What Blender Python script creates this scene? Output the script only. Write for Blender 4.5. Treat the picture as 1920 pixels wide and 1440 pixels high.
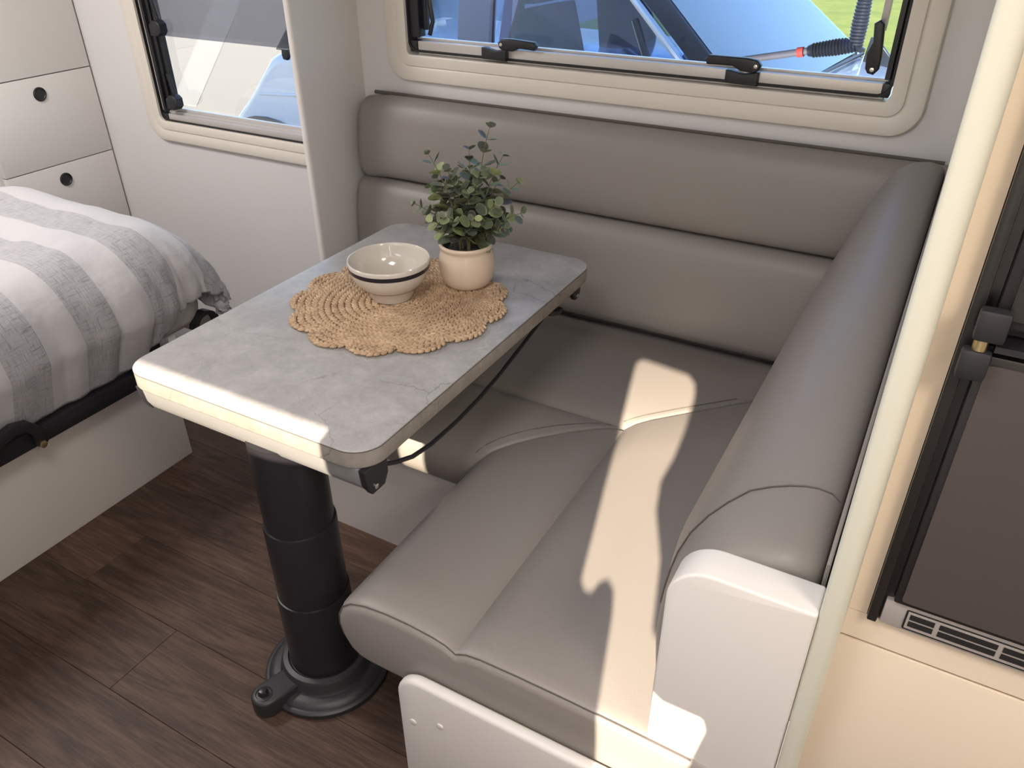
import bpy, bmesh, math, random
from mathutils import Vector, Matrix, noise

for _o in list(bpy.data.objects):
    bpy.data.objects.remove(_o)
SC = bpy.context.scene
COL = SC.collection

# ------------------------------------------------------------------ camera
CAM_POS = Vector((0.0, 0.0, 1.47))
_fw = Vector((-0.4171916, 0.7366588, -0.5322453))
_rt = Vector((0.8720140, 0.4894429, -0.0060960))
_up = Vector((-0.2560130, 0.4666685, 0.8465683))
cam_data = bpy.data.cameras.new('camera')
cam = bpy.data.objects.new('camera', cam_data)
COL.objects.link(cam)
_m = Matrix((_rt, _up, -_fw)).transposed().to_4x4()
_m.translation = CAM_POS
cam.matrix_world = _m
cam_data.sensor_fit = 'HORIZONTAL'
cam_data.sensor_width = 36.0
cam_data.lens = 1486.26 / 1920.0 * 36.0
cam_data.clip_start = 0.02
SC.camera = cam

# ------------------------------------------------------------------ world, sun, exposure
SUN_DIR = Vector((-0.26, 1.0, -0.57)).normalized()      # the way the sunlight travels
SUN_STRENGTH = 17.0
SKY_STRENGTH = 0.55
W = bpy.data.worlds.new('sky')
SC.world = W
W.use_nodes = True
_nt = W.node_tree
_nt.nodes.clear()
_out = _nt.nodes.new('ShaderNodeOutputWorld')
_bg = _nt.nodes.new('ShaderNodeBackground')
_sky = _nt.nodes.new('ShaderNodeTexSky')
_sky.sky_type = 'NISHITA'
_sky.sun_disc = False
_sky.sun_elevation = math.asin(-SUN_DIR.z)
_sky.sun_rotation = math.atan2(-SUN_DIR.x, -SUN_DIR.y)
_sky.air_density = 1.0
_sky.dust_density = 0.6
_bg.inputs['Strength'].default_value = SKY_STRENGTH
_nt.links.new(_sky.outputs[0], _bg.inputs['Color'])
_nt.links.new(_bg.outputs[0], _out.inputs['Surface'])

sun_data = bpy.data.lights.new('sun', 'SUN')
sun_data.energy = SUN_STRENGTH
sun_data.angle = math.radians(0.45)
sun_data.color = (1.0, 0.85, 0.66)
sun = bpy.data.objects.new('sun', sun_data)
COL.objects.link(sun)
sun.rotation_euler = SUN_DIR.to_track_quat('-Z', 'Y').to_euler()
sun.location = (0.5, -6, 5)

SC.view_settings.view_transform = 'Standard'
SC.view_settings.look = 'None'
SC.view_settings.gamma = 1.0
SC.view_settings.use_curve_mapping = False
SC.view_settings.exposure = 0.0

R = random.Random(7)
PI = math.pi


# ------------------------------------------------------------------ helpers
def lin(r, g, b):
    def f(c):
        c /= 255.0
        return c / 12.92 if c <= 0.04045 else ((c + 0.055) / 1.055) ** 2.4
    return (f(r), f(g), f(b), 1.0)


class G:
    """collects faces; build() links them as one mesh object"""
    def __init__(self):
        self.v = []
        self.f = []

    def add(self, v, f):
        o = len(self.v)
        self.v += [tuple(p) for p in v]
        self.f += [tuple(i + o for i in q) for q in f]
        return self

    def box(self, x0, x1, y0, y1, z0, z1):
        v = [(x, y, z) for z in (z0, z1) for y in (y0, y1) for x in (x0, x1)]
        f = [(0, 2, 3, 1), (4, 5, 7, 6), (0, 1, 5, 4), (2, 6, 7, 3), (0, 4, 6, 2), (1, 3, 7, 5)]
        return self.add(v, f)

    def loft(self, secs, closed=True, caps=True, ring=False):
        n = len(secs[0])
        v = [p for s in secs for p in s]
        f = []
        m = len(secs)
        for i in range(m if ring else m - 1):
            a, b = i * n, ((i + 1) % m) * n
            for j in range(n if closed else n - 1):
                k = (j + 1) % n
                f.append((a + j, a + k, b + k, b + j))
        if caps and closed and not ring:
            f.append(tuple(range(n))[::-1])
            f.append(tuple((m - 1) * n + j for j in range(n)))
        return self.add(v, f)

    def tube(self, path, r, n=8, ring=False, flat=1.0):
        P = [Vector(p) for p in path]
        m = len(P)
        secs = []
        nrm = None
        for i in range(m):
            if ring:
                t = P[(i + 1) % m] - P[i - 1]
            else:
                t = P[min(i + 1, m - 1)] - P[max(i - 1, 0)]
            t.normalize()
            if nrm is None:
                a = Vector((0, 0, 1)) if abs(t.z) < 0.9 else Vector((1, 0, 0))
                nrm = (a - t * a.dot(t)).normalized()
            else:
                nrm = (nrm - t * nrm.dot(t)).normalized()
            b = t.cross(nrm)
            rr = r[i] if isinstance(r, (list, tuple)) else r
            secs.append([P[i] + nrm * (math.cos(2 * PI * k / n) * rr * flat) + b * (math.sin(2 * PI * k / n) * rr) for k in range(n)])
        return self.loft(secs, True, True, ring)

    def lathe(self, prof, c=(0, 0, 0), n=40, axis='z', caps=True):
        secs = []
        for r, h in prof:
            s = []
            for k in range(n):
                a = 2 * PI * k / n
                u, w = r * math.cos(a), r * math.sin(a)
                s.append({'z': (c[0] + u, c[1] + w, c[2] + h), 'y': (c[0] + u, c[1] + h, c[2] + w), 'x': (c[0] + h, c[1] + u, c[2] + w)}[axis])
            secs.append(s)
        return self.loft(secs, True, caps)

    def prism(self, poly, plane, d0, d1, b=0.0, steps=3):
        """poly in 2-D extruded along the third axis; edges rounded by b"""
        def mk(q, d):
            return {'xy': (q[0], q[1], d), 'xz': (q[0], d, q[1]), 'yz': (d, q[0], q[1])}[plane]
        if b <= 0:
            return self.loft([[mk(q, d0) for q in poly], [mk(q, d1) for q in poly]])
        L = []
        for i in range(steps + 1):
            a = i / steps * PI / 2
            L.append((d0 + b * (1 - math.sin(a)), b * (1 - math.cos(a))))
        L = L[::-1]
        L = [(d0 + b * (1 - math.cos(i / steps * PI / 2)), b * (1 - math.sin(i / steps * PI / 2))) for i in range(steps + 1)]
        L += [(d1 - b * (1 - math.cos(i / steps * PI / 2)), b * (1 - math.sin(i / steps * PI / 2))) for i in range(steps, -1, -1)]
        return self.loft([[mk(q, d) for q in inset(poly, ins)] for d, ins in L])


def inset(poly, d):
    if d == 0:
        return list(poly)
    n = len(poly)
    area = sum(poly[i][0] * poly[(i + 1) % n][1] - poly[(i + 1) % n][0] * poly[i][1] for i in range(n))
    s = 1 if area > 0 else -1
    out = []
    for i in range(n):
        p0, p1, p2 = Vector(poly[i - 1]), Vector(poly[i]), Vector(poly[(i + 1) % n])
        e1, e2 = (p1 - p0), (p2 - p1)
        if e1.length < 1e-9 or e2.length < 1e-9:
            out.append(tuple(p1))
            continue
        e1.normalize()
        e2.normalize()
        n1, n2 = Vector((-e1.y, e1.x)) * s, Vector((-e2.y, e2.x)) * s
        m = n1 + n2
        if m.length < 1e-6:
            m = n1
        m = m / max(m.length_squared / 2, 0.35)
        q = p1 + m * d
        out.append((q.x, q.y))
    return out


def rrect(x0, x1, y0, y1, r, n=6):
    """rounded rectangle; r one radius or four (x0y0, x1y0, x1y1, x0y1)"""
    rs = r if isinstance(r, (list, tuple)) else (r,) * 4
    out = []
    for (cx, cy, sx, sy, a0), q in zip(((x0, y0, 1, 1, PI), (x1, y0, -1, 1, 1.5 * PI), (x1, y1, -1, -1, 0), (x0, y1, 1, -1, 0.5 * PI)), rs):
        q = max(q, 1e-4)
        for k in range(n + 1):
            a = a0 + k / n * PI / 2
            out.append((cx + sx * q + q * math.cos(a), cy + sy * q + q * math.sin(a)))
    return out


ORG = {}       # world origin of a thing's parts (meshes are written in world coordinates)


def link_mesh(name, g, m, parent=None, smooth=40, bevel=0.0, seg=2):
    me = bpy.data.meshes.new(name)
    org = ORG.get(parent.name, Vector((0, 0, 0))) if parent else Vector((0, 0, 0))
    me.from_pydata([(p[0] - org[0], p[1] - org[1], p[2] - org[2]) for p in g.v], [], g.f)
    bm = bmesh.new()
    bm.from_mesh(me)
    bmesh.ops.recalc_face_normals(bm, faces=bm.faces)
    if bevel > 0:
        es = [e for e in bm.edges if len(e.link_faces) == 2 and e.calc_face_angle(0) > 0.6]
        bmesh.ops.bevel(bm, geom=es, offset=bevel, segments=seg, profile=0.6, affect='EDGES', clamp_overlap=True)
    bm.to_mesh(me)
    bm.free()
    if smooth:
        for p in me.polygons:
            p.use_smooth = True
        me.set_sharp_from_angle(angle=math.radians(smooth))
    me.materials.append(M[m] if isinstance(m, str) else m)
    o = bpy.data.objects.new(name, me)
    COL.objects.link(o)
    if parent:
        o.parent = parent
        ORG[o.name] = org
    return o


def part(name, g, m, parent, label=None, **k):
    o = link_mesh(name, g, m, parent, **k)
    if label:
        o['label'] = label
    return o


def thing(name, label, cat, loc=(0, 0, 0), group=None, rotz=0.0, local=False):
    o = bpy.data.objects.new(name, None)
    COL.objects.link(o)
    o.empty_display_size = 0.1
    o.location = loc
    o.rotation_euler = (0, 0, rotz)
    o['label'] = label
    o['category'] = cat
    if group:
        o['group'] = group
    ORG[o.name] = Vector((0, 0, 0)) if local else Vector(loc)
    return o


def tag(o, label, cat, group=None):
    o['label'] = label
    o['category'] = cat
    if group:
        o['group'] = group
    return o


def struct(name, g, m, label, cat, **k):
    o = link_mesh(name, g, m, None, **k)
    o['kind'] = 'structure'
    o['label'] = label
    o['category'] = cat
    return o


# ------------------------------------------------------------------ materials
M = {}


def mat(name, col, rough=0.5, metal=0.0, spec=0.5, bump=0.0, bscale=200.0, var=0.0, vscale=6.0, coat=0.0, sheen=0.0):
    m = bpy.data.materials.new(name)
    m.use_nodes = True
    nt = m.node_tree
    b = nt.nodes['Principled BSDF']
    b.inputs['Base Color'].default_value = col
    b.inputs['Roughness'].default_value = rough
    b.inputs['Metallic'].default_value = metal
    b.inputs['Specular IOR Level'].default_value = spec
    b.inputs['Coat Weight'].default_value = coat
    b.inputs['Sheen Weight'].default_value = sheen
    tc = nt.nodes.new('ShaderNodeTexCoord')
    if var > 0:
        n = nt.nodes.new('ShaderNodeTexNoise')
        n.inputs['Scale'].default_value = vscale
        n.inputs['Detail'].default_value = 5
        nt.links.new(tc.outputs['Object'], n.inputs['Vector'])
        mx = nt.nodes.new('ShaderNodeMix')
        mx.data_type = 'RGBA'
        mx.inputs['A'].default_value = tuple(c * (1 - var) for c in col[:3]) + (1,)
        mx.inputs['B'].default_value = tuple(min(1, c * (1 + var)) for c in col[:3]) + (1,)
        nt.links.new(n.outputs['Fac'], mx.inputs['Factor'])
        nt.links.new(mx.outputs['Result'], b.inputs['Base Color'])
    if bump > 0:
        n = nt.nodes.new('ShaderNodeTexNoise')
        n.inputs['Scale'].default_value = bscale
        n.inputs['Detail'].default_value = 3
        nt.links.new(tc.outputs['Object'], n.inputs['Vector'])
        bp = nt.nodes.new('ShaderNodeBump')
        bp.inputs['Strength'].default_value = bump
        bp.inputs['Distance'].default_value = 0.002
        nt.links.new(n.outputs['Fac'], bp.inputs['Height'])
        nt.links.new(bp.outputs['Normal'], b.inputs['Normal'])
    M[name] = m
    return m


class N:
    """small node-graph writer"""
    def __init__(self, m):
        self.nt = m.node_tree
        self.b = self.nt.nodes['Principled BSDF']
        self.tc = self.nt.nodes.new('ShaderNodeTexCoord')

    def n(self, t, ins=None, **props):
        nd = self.nt.nodes.new(t)
        for k, v in props.items():
            setattr(nd, k, v)
        for k, v in (ins or {}).items():
            s = nd.inputs[k]
            if hasattr(v, 'is_output'):
                self.nt.links.new(v, s)
            else:
                s.default_value = v
        return nd

    def math(self, op, a, b=0.0, c=0.0):
        return self.n('ShaderNodeMath', {0: a, 1: b, 2: c}, operation=op).outputs[0]

    def mix(self, f, a, b):
        nd = self.n('ShaderNodeMix', {}, data_type='RGBA')
        for k, v in (('Factor', f), ('A', a), ('B', b)):
            if hasattr(v, 'is_output'):
                self.nt.links.new(v, nd.inputs[k])
            else:
                nd.inputs[k].default_value = v
        return nd.outputs['Result']

    def ramp(self, f, stops):
        nd = self.n('ShaderNodeValToRGB', {'Fac': f})
        el = nd.color_ramp.elements
        el[0].position, el[0].color = stops[0]
        el[1].position, el[1].color = stops[-1]
        for p, c in stops[1:-1]:
            e = el.new(p)
            e.color = c
        return nd.outputs['Color']

    def to(self, sock, out):
        self.nt.links.new(out, self.b.inputs[sock])

    def bump(self, h, s=0.3, d=0.002):
        nd = self.n('ShaderNodeBump', {'Strength': s, 'Distance': d, 'Height': h})
        self.to('Normal', nd.outputs['Normal'])


mat('wall_white', (0.73, 0.705, 0.70, 1), 0.32, bump=0.03, bscale=60)
mat('gloss_white', (0.76, 0.72, 0.67, 1), 0.25)
mat('frame_cream', (0.72, 0.67, 0.59, 1), 0.38)
mat('panel_white', (0.73, 0.70, 0.67, 1), 0.42)
mat('post_cream', (0.63, 0.62, 0.53, 1), 0.35)
mat('bed_white', (0.66, 0.62, 0.575, 1), 0.45)
mat('cabinet_cream', (0.78, 0.66, 0.52, 1), 0.42)
mat('leather', (0.265, 0.240, 0.222, 1), 0.42, spec=0.4, bump=0.12, bscale=700, var=0.03, vscale=3)
mat('leather_seam', (0.11, 0.095, 0.083, 1), 0.6)
mat('black_plastic', (0.016, 0.016, 0.019, 1), 0.42)
mat('black_metal', (0.018, 0.017, 0.021, 1), 0.30)
mat('base_grey', (0.026, 0.025, 0.029, 1), 0.45)
mat('rubber', (0.012, 0.012, 0.013, 1), 0.6)
mat('alu', (0.60, 0.57, 0.54, 1), 0.35, metal=0.35)
mat('rail_grey', (0.26, 0.26, 0.26, 1), 0.40, metal=0.2, var=0.06, vscale=30)
mat('steel', (0.7, 0.68, 0.62, 1), 0.22, metal=1.0)
mat('brass', (0.62, 0.5, 0.26, 1), 0.3, metal=1.0)
mat('bowl_cream', (0.62, 0.57, 0.50, 1), 0.12, coat=0.4)
mat('bowl_band', (0.012, 0.012, 0.022, 1), 0.15)
mat('bowl_line', (0.10, 0.075, 0.06, 1), 0.2)
mat('pot_cream', (0.70, 0.56, 0.43, 1), 0.22, coat=0.3)
mat('stem_green', (0.14, 0.13, 0.06, 1), 0.6)
mat('mattress', (0.52, 0.50, 0.485, 1), 0.85, bump=0.2, bscale=300, var=0.08, vscale=40)
mat('tag_white', (0.8, 0.78, 0.75, 1), 0.6)
mat('floor_base', (0.05, 0.04, 0.035, 1), 0.8)
mat('fridge_frame', (0.020, 0.018, 0.018, 1), 0.28)
mat('fridge_door', (0.070, 0.058, 0.055, 1), 0.28, bump=0.1, bscale=900)
mat('fridge_trim', (0.46, 0.42, 0.40, 1), 0.35, metal=0.3)
mat('vent_dark', (0.010, 0.009, 0.009, 1), 0.6)
mat('car_paint', (0.36, 0.46, 0.62, 1), 0.25, coat=0.6)
mat('car_dark', (0.02, 0.022, 0.03, 1), 0.35)
mat('car_chrome', (0.72, 0.74, 0.78, 1), 0.18, metal=0.9)
mat('car_seat', (0.06, 0.04, 0.05, 1), 0.8)
mat('car_trim', (0.22, 0.20, 0.23, 1), 0.6)
mat('car_light', (0.62, 0.68, 0.74, 1), 0.5)
mat('red_matte', (0.85, 0.10, 0.08, 1), 0.7)
mat('tyre', (0.012, 0.012, 0.012, 1), 0.8)
mat('concrete', (0.285, 0.270, 0.235, 1), 0.85, var=0.05, vscale=0.8)
mat('line_pale', (0.345, 0.335, 0.30, 1), 0.8)
mat('fill_white', (0.8, 0.8, 0.8, 1), 0.4)

# soil
m = mat('soil', (0.03, 0.022, 0.016, 1), 0.95)
q = N(m)
_n = q.n('ShaderNodeTexNoise', {'Scale': 160.0, 'Detail': 6.0, 'Vector': q.tc.outputs['Object']})
q.to('Base Color', q.ramp(_n.outputs['Fac'], [(0.3, (0.006, 0.005, 0.004, 1)), (0.55, (0.035, 0.026, 0.018, 1)), (0.8, (0.11, 0.085, 0.06, 1))]))
q.bump(_n.outputs['Fac'], 1.0, 0.006)

# grass
m = mat('grass', (0.24, 0.27, 0.03, 1), 0.9)
q = N(m)
_n = q.n('ShaderNodeTexNoise', {'Scale': 2.2, 'Detail': 9.0, 'Roughness': 0.75, 'Vector': q.tc.outputs['Object']})
q.to('Base Color', q.ramp(_n.outputs['Fac'], [(0.3, (0.15, 0.19, 0.02, 1)), (0.55, (0.25, 0.27, 0.035, 1)), (0.75, (0.34, 0.32, 0.07, 1))]))

# stone laminate of the table
m = mat('stone', (0.4, 0.39, 0.385, 1), 0.33, spec=0.5)


def stone_nodes(m, base, dark, light):
    q = N(m)
    co = q.tc.outputs['Object']
    n1 = q.n('ShaderNodeTexNoise', {'Scale': 16.0, 'Detail': 10.0, 'Roughness': 0.78, 'Distortion': 0.3, 'Vector': co}).outputs['Fac']
    n2 = q.n('ShaderNodeTexNoise', {'Scale': 75.0, 'Detail': 6.0, 'Roughness': 0.75, 'Distortion': 1.2, 'Vector': co}).outputs['Fac']
    c = q.ramp(n1, [(0.32, dark), (0.5, base), (0.68, light)])
    sp = q.ramp(n2, [(0.56, (0, 0, 0, 1)), (0.66, (1, 1, 1, 1))])
    c = q.mix(q.math('MULTIPLY', sp, 0.45), c, light)
    sp2 = q.ramp(n2, [(0.32, (1, 1, 1, 1)), (0.42, (0, 0, 0, 1))])
    c = q.mix(q.math('MULTIPLY', sp2, 0.45), c, dark)
    # hairline cracks along the edges of large cells, broken up by noise
    dn = q.n('ShaderNodeTexNoise', {'Scale': 9.0, 'Detail': 6.0, 'Roughness': 0.65, 'Vector': co})
    dv = q.n('ShaderNodeVectorMath', {0: co, 1: q.n('ShaderNodeVectorMath', {0: dn.outputs['Color'], 'Scale': 0.075}, operation='SCALE').outputs[0]}, operation='ADD')
    vo = q.n('ShaderNodeTexVoronoi', {'Scale': 5.2, 'Vector': dv.outputs[0]}, feature='DISTANCE_TO_EDGE').outputs['Distance']
    vein = q.ramp(vo, [(0.0, (1, 1, 1, 1)), (0.0075, (0, 0, 0, 1))])
    br = q.n('ShaderNodeTexNoise', {'Scale': 4.0, 'Detail': 2.0, 'Vector': co}).outputs['Fac']
    dk = q.ramp(br, [(0.50, (0, 0, 0, 1)), (0.58, (1, 1, 1, 1))])
    lt = q.ramp(br, [(0.40, (1, 1, 1, 1)), (0.47, (0, 0, 0, 1))])
    c = q.mix(q.math('MULTIPLY', q.math('MULTIPLY', vein, dk), 0.65), c, tuple(k * 0.36 for k in dark[:3]) + (1,))
    c = q.mix(q.math('MULTIPLY', q.math('MULTIPLY', vein, lt), 0.5), c, tuple(min(1, k * 1.25) for k in light[:3]) + (1,))
    q.to('Base Color', c)


stone_nodes(m, (0.365, 0.356, 0.354, 1), (0.300, 0.292, 0.290, 1), (0.445, 0.437, 0.433, 1))
m = mat('stone_edge', (0.5, 0.47, 0.43, 1), 0.4)
stone_nodes(m, (0.30, 0.27, 0.24, 1), (0.24, 0.215, 0.19, 1), (0.37, 0.34, 0.305, 1))

# wood planks: every plank reads its own random value
m = mat('wood', (0.12, 0.08, 0.06, 1), 0.50, spec=0.25)
q = N(m)
rnd = q.n('ShaderNodeObjectInfo').outputs['Random']
off = q.n('ShaderNodeCombineXYZ', {'X': q.math('MULTIPLY', rnd, 37.0), 'Y': q.math('MULTIPLY', rnd, 91.0), 'Z': q.math('MULTIPLY', rnd, 13.0)}).outputs[0]
p0 = q.n('ShaderNodeVectorMath', {0: q.tc.outputs['Object'], 1: off}, operation='ADD').outputs[0]
st = q.n('ShaderNodeVectorMath', {0: p0, 1: (1.1, 12.0, 1.0)}, operation='MULTIPLY').outputs[0]
big = q.n('ShaderNodeTexNoise', {'Scale': 1.0, 'Detail': 2.0, 'Roughness': 0.5, 'Distortion': 0.4, 'Vector': st}).outputs['Fac']
rings = q.math('FRACT', q.math('MULTIPLY', big, 11.0))
ring2 = q.math('ABSOLUTE', q.math('SUBTRACT', rings, 0.5))
fine = q.n('ShaderNodeTexNoise', {'Scale': 1.0, 'Detail': 6.0, 'Roughness': 0.7, 'Vector': q.n('ShaderNodeVectorMath', {0: p0, 1: (14.0, 240.0, 1.0)}, operation='MULTIPLY').outputs[0]}).outputs['Fac']
mid = q.n('ShaderNodeTexNoise', {'Scale': 1.0, 'Detail': 4.0, 'Vector': q.n('ShaderNodeVectorMath', {0: p0, 1: (5.0, 30.0, 1.0)}, operation='MULTIPLY').outputs[0]}).outputs['Fac']
v = q.math('ADD', q.math('MULTIPLY', ring2, 0.22), q.math('ADD', q.math('MULTIPLY', fine, 0.55), q.math('MULTIPLY', mid, 0.45)))
c = q.ramp(v, [(0.32, (0.034, 0.021, 0.016, 1)), (0.52, (0.074, 0.046, 0.034, 1)), (0.74, (0.140, 0.090, 0.066, 1))])
tone = q.ramp(rnd, [(0.0, (0.72, 0.68, 0.66, 1)), (0.5, (1.0, 0.98, 0.97, 1)), (1.0, (1.38, 1.27, 1.18, 1))])
mm = q.n('ShaderNodeMix', {}, data_type='RGBA', blend_type='MULTIPLY')
mm.inputs['Factor'].default_value = 1.0
q.nt.links.new(c, mm.inputs['A'])
q.nt.links.new(tone, mm.inputs['B'])
q.to('Base Color', mm.outputs['Result'])
q.bump(v, 0.35, 0.0015)

# duvet: grey linen stripes running from head to foot on white cotton
m = mat('duvet', (0.7, 0.68, 0.67, 1), 0.8, sheen=0.2)
q = N(m)
co = q.tc.outputs['UV']
sx = q.n('ShaderNodeSeparateXYZ', {0: co})
ph = q.math('FRACT', q.math('DIVIDE', q.math('SUBTRACT', sx.outputs['Y'], 0.755), 0.19))
stripe = q.math('LESS_THAN', ph, 0.51)
w1 = q.n('ShaderNodeTexNoise', {'Scale': 1.0, 'Detail': 3.0, 'Roughness': 0.8, 'Vector': q.n('ShaderNodeVectorMath', {0: co, 1: (22.0, 330.0, 1.0)}, operation='MULTIPLY').outputs[0]}).outputs['Fac']
w2 = q.n('ShaderNodeTexNoise', {'Scale': 1.0, 'Detail': 3.0, 'Roughness': 0.8, 'Vector': q.n('ShaderNodeVectorMath', {0: co, 1: (330.0, 22.0, 1.0)}, operation='MULTIPLY').outputs[0]}).outputs['Fac']
wv = q.math('MAXIMUM', w1, w2)
linen = q.ramp(wv, [(0.52, (0.405, 0.395, 0.40, 1)), (0.70, (0.165, 0.165, 0.18, 1))])
q.to('Base Color', q.mix(stripe, (0.50, 0.485, 0.487, 1), linen))
cr = q.n('ShaderNodeTexNoise', {'Scale': 22.0, 'Detail': 4.0, 'Vector': q.tc.outputs['Object']}).outputs['Fac']
q.bump(cr, 0.35, 0.012)

# dry woven grass
m = mat('jute', (0.4, 0.26, 0.15, 1), 0.75)
q = N(m)
n1 = q.n('ShaderNodeTexNoise', {'Scale': 38.0, 'Detail': 6.0, 'Roughness': 0.8, 'Vector': q.tc.outputs['Object']}).outputs['Fac']
n2 = q.n('ShaderNodeTexNoise', {'Scale': 400.0, 'Detail': 3.0, 'Vector': q.tc.outputs['Object']}).outputs['Fac']
c = q.ramp(n1, [(0.30, (0.30, 0.185, 0.105, 1)), (0.5, (0.50, 0.345, 0.215, 1)), (0.70, (0.66, 0.50, 0.32, 1))])
q.to('Base Color', c)
q.bump(n2, 0.5, 0.001)

mat('jute_dark', (0.12, 0.07, 0.04, 1), 0.9)
# eucalyptus leaf: dusty green with a pale rim, tone varies by leaf
m = mat('leaf', (0.1, 0.12, 0.06, 1), 0.55)
q = N(m)
rnd = q.n('ShaderNodeObjectInfo').outputs['Random']
lc = q.ramp(rnd, [(0.0, (0.075, 0.066, 0.062, 1)), (0.25, (0.100, 0.120, 0.085, 1)), (0.6, (0.150, 0.185, 0.110, 1)), (1.0, (0.31, 0.36, 0.15, 1))])
d = q.n('ShaderNodeVectorMath', {0: q.n('ShaderNodeVectorMath', {0: q.tc.outputs['Object'], 1: (0.0, 0.56, 0.0)}, operation='SUBTRACT').outputs[0]}, operation='LENGTH').outputs['Value']
rim = q.ramp(d, [(0.36, (0, 0, 0, 1)), (0.46, (1, 1, 1, 1))])
q.to('Base Color', q.mix(q.math('MULTIPLY', rim, 0.65), lc, (0.42, 0.46, 0.28, 1)))


def glass(name, tint, refl=0.5, rough=0.0):
    """thin sheet: tinted straight-through light plus a clear reflection"""
    m = bpy.data.materials.new(name)
    m.use_nodes = True
    nt = m.node_tree
    nt.nodes.clear()
    out = nt.nodes.new('ShaderNodeOutputMaterial')
    tr = nt.nodes.new('ShaderNodeBsdfTransparent')
    gl = nt.nodes.new('ShaderNodeBsdfGlossy')
    mx = nt.nodes.new('ShaderNodeMixShader')
    fr = nt.nodes.new('ShaderNodeFresnel')
    mu = nt.nodes.new('ShaderNodeMath')
    mu.operation = 'MULTIPLY'
    mu.inputs[1].default_value = refl
    tr.inputs['Color'].default_value = tint
    gl.inputs['Roughness'].default_value = rough
    fr.inputs['IOR'].default_value = 1.5
    nt.links.new(fr.outputs[0], mu.inputs[0])
    nt.links.new(mu.outputs[0], mx.inputs['Fac'])
    nt.links.new(tr.outputs[0], mx.inputs[1])
    nt.links.new(gl.outputs[0], mx.inputs[2])
    nt.links.new(mx.outputs[0], out.inputs['Surface'])
    M[name] = m
    return m


glass('pane_tint', (0.80, 0.86, 0.93, 1), 0.5)
glass('pane_clear', (0.98, 0.98, 0.97, 1), 0.3)
glass('screen_grey', (0.60, 0.61, 0.66, 1), 0.3)
glass('car_glass', (0.62, 0.70, 0.84, 1), 2.0)
glass('windscreen', (0.50, 0.66, 0.84, 1), 2.6)

# ================================================================== STRUCTURE
YB = 1.92      # inner face of the window wall
CEIL = 1.93
XL, XR, YF = -3.35, 1.25, -0.40

# floor: a base sheet with every plank laid on it
floor = struct('floor', G().box(XL, XR, YF, YB, -0.06, -0.005), 'floor_base', 'dark brown wood plank floor around the table leg and bed', 'floor')
PW = 0.183
plank_mesh = None
rows = range(-2, 9)
for i in rows:
    y0 = 0.531 + (i - 2) * PW
    yc = y0 + PW / 2
    if y0 > YB - 0.02 or y0 + PW < YF:
        continue
    starts = {2: -1.31, 3: -1.64, 1: -2.0, 4: -1.95, 0: -1.1, 5: -1.0}
    s0 = starts.get(i, R.uniform(-1.2, 0))
    while s0 > XL:
        s0 -= 1.22
    x = s0
    while x < XR:
        a, b = max(x, XL), min(x + 1.22, XR)
        y1c, y0c = min(y0 + PW, YB), max(y0, YF)
        if b - a > 0.02:
            full = (b - a > 1.219 and abs(y1c - y0c - PW) < 1e-6)
            if full and plank_mesh is not None:
                o = bpy.data.objects.new('floor_plank', plank_mesh)
                COL.objects.link(o)
            else:
                hw, hh = (b - a) / 2 - 0.0004, (y1c - y0c) / 2 - 0.0004
                g = G().box(-hw, hw, -hh, hh, -0.005, 0.0)
                o = link_mesh('floor_plank', g, 'wood', None, smooth=0, bevel=0.0008, seg=1)
                if full:
                    plank_mesh = o.data
            o.location = ((a + b) / 2, (y0c + y1c) / 2, 0)
            o.parent = floor
        x += 1.22

# window wall with two openings
W2 = (-1.475, -0.085, 1.005, 1.62)      # outer edge of the large window's frame
W1 = (-2.575, -1.66, 0.70, 1.55)
g = G()
o2 = (W2[0] + 0.05, W2[1] - 0.05, W2[2] + 0.05, W2[3] - 0.05)
o1 = (W1[0] + 0.05, W1[1] - 0.05, W1[2] + 0.05, W1[3] - 0.05)
Y2 = YB + 0.035
g.box(XL, o1[0], YB, Y2, -0.06, CEIL)
g.box(o1[0], o1[1], YB, Y2, -0.06, o1[2])
g.box(o1[0], o1[1], YB, Y2, o1[3], CEIL)
g.box(o1[1], o2[0], YB, Y2, -0.06, CEIL)
g.box(o2[0], o2[1], YB, Y2, -0.06, o2[2])
g.box(o2[0], o2[1], YB, Y2, o2[3], CEIL)
g.box(o2[1], XR, YB, Y2, -0.06, CEIL)
struct('wall_back', g, 'wall_white', 'glossy white window wall behind the bench and bed', 'wall', smooth=0)
struct('wall_left', G().box(XL - 0.03, XL, YF, Y2, -0.06, CEIL), 'wall_white', 'white wall at the head of the bed', 'wall', smooth=0)
struct('wall_right', G().box(XR, XR + 0.03, YF, Y2, -0.06, CEIL), 'wall_white', 'white wall beyond the fridge', 'wall', smooth=0)
struct('ceiling', G().box(XL - 0.03, XR + 0.03, YF - 0.03, Y2, CEIL, CEIL + 0.04), 'wall_white', 'white ceiling above the dinette', 'ceiling', smooth=0)

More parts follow.
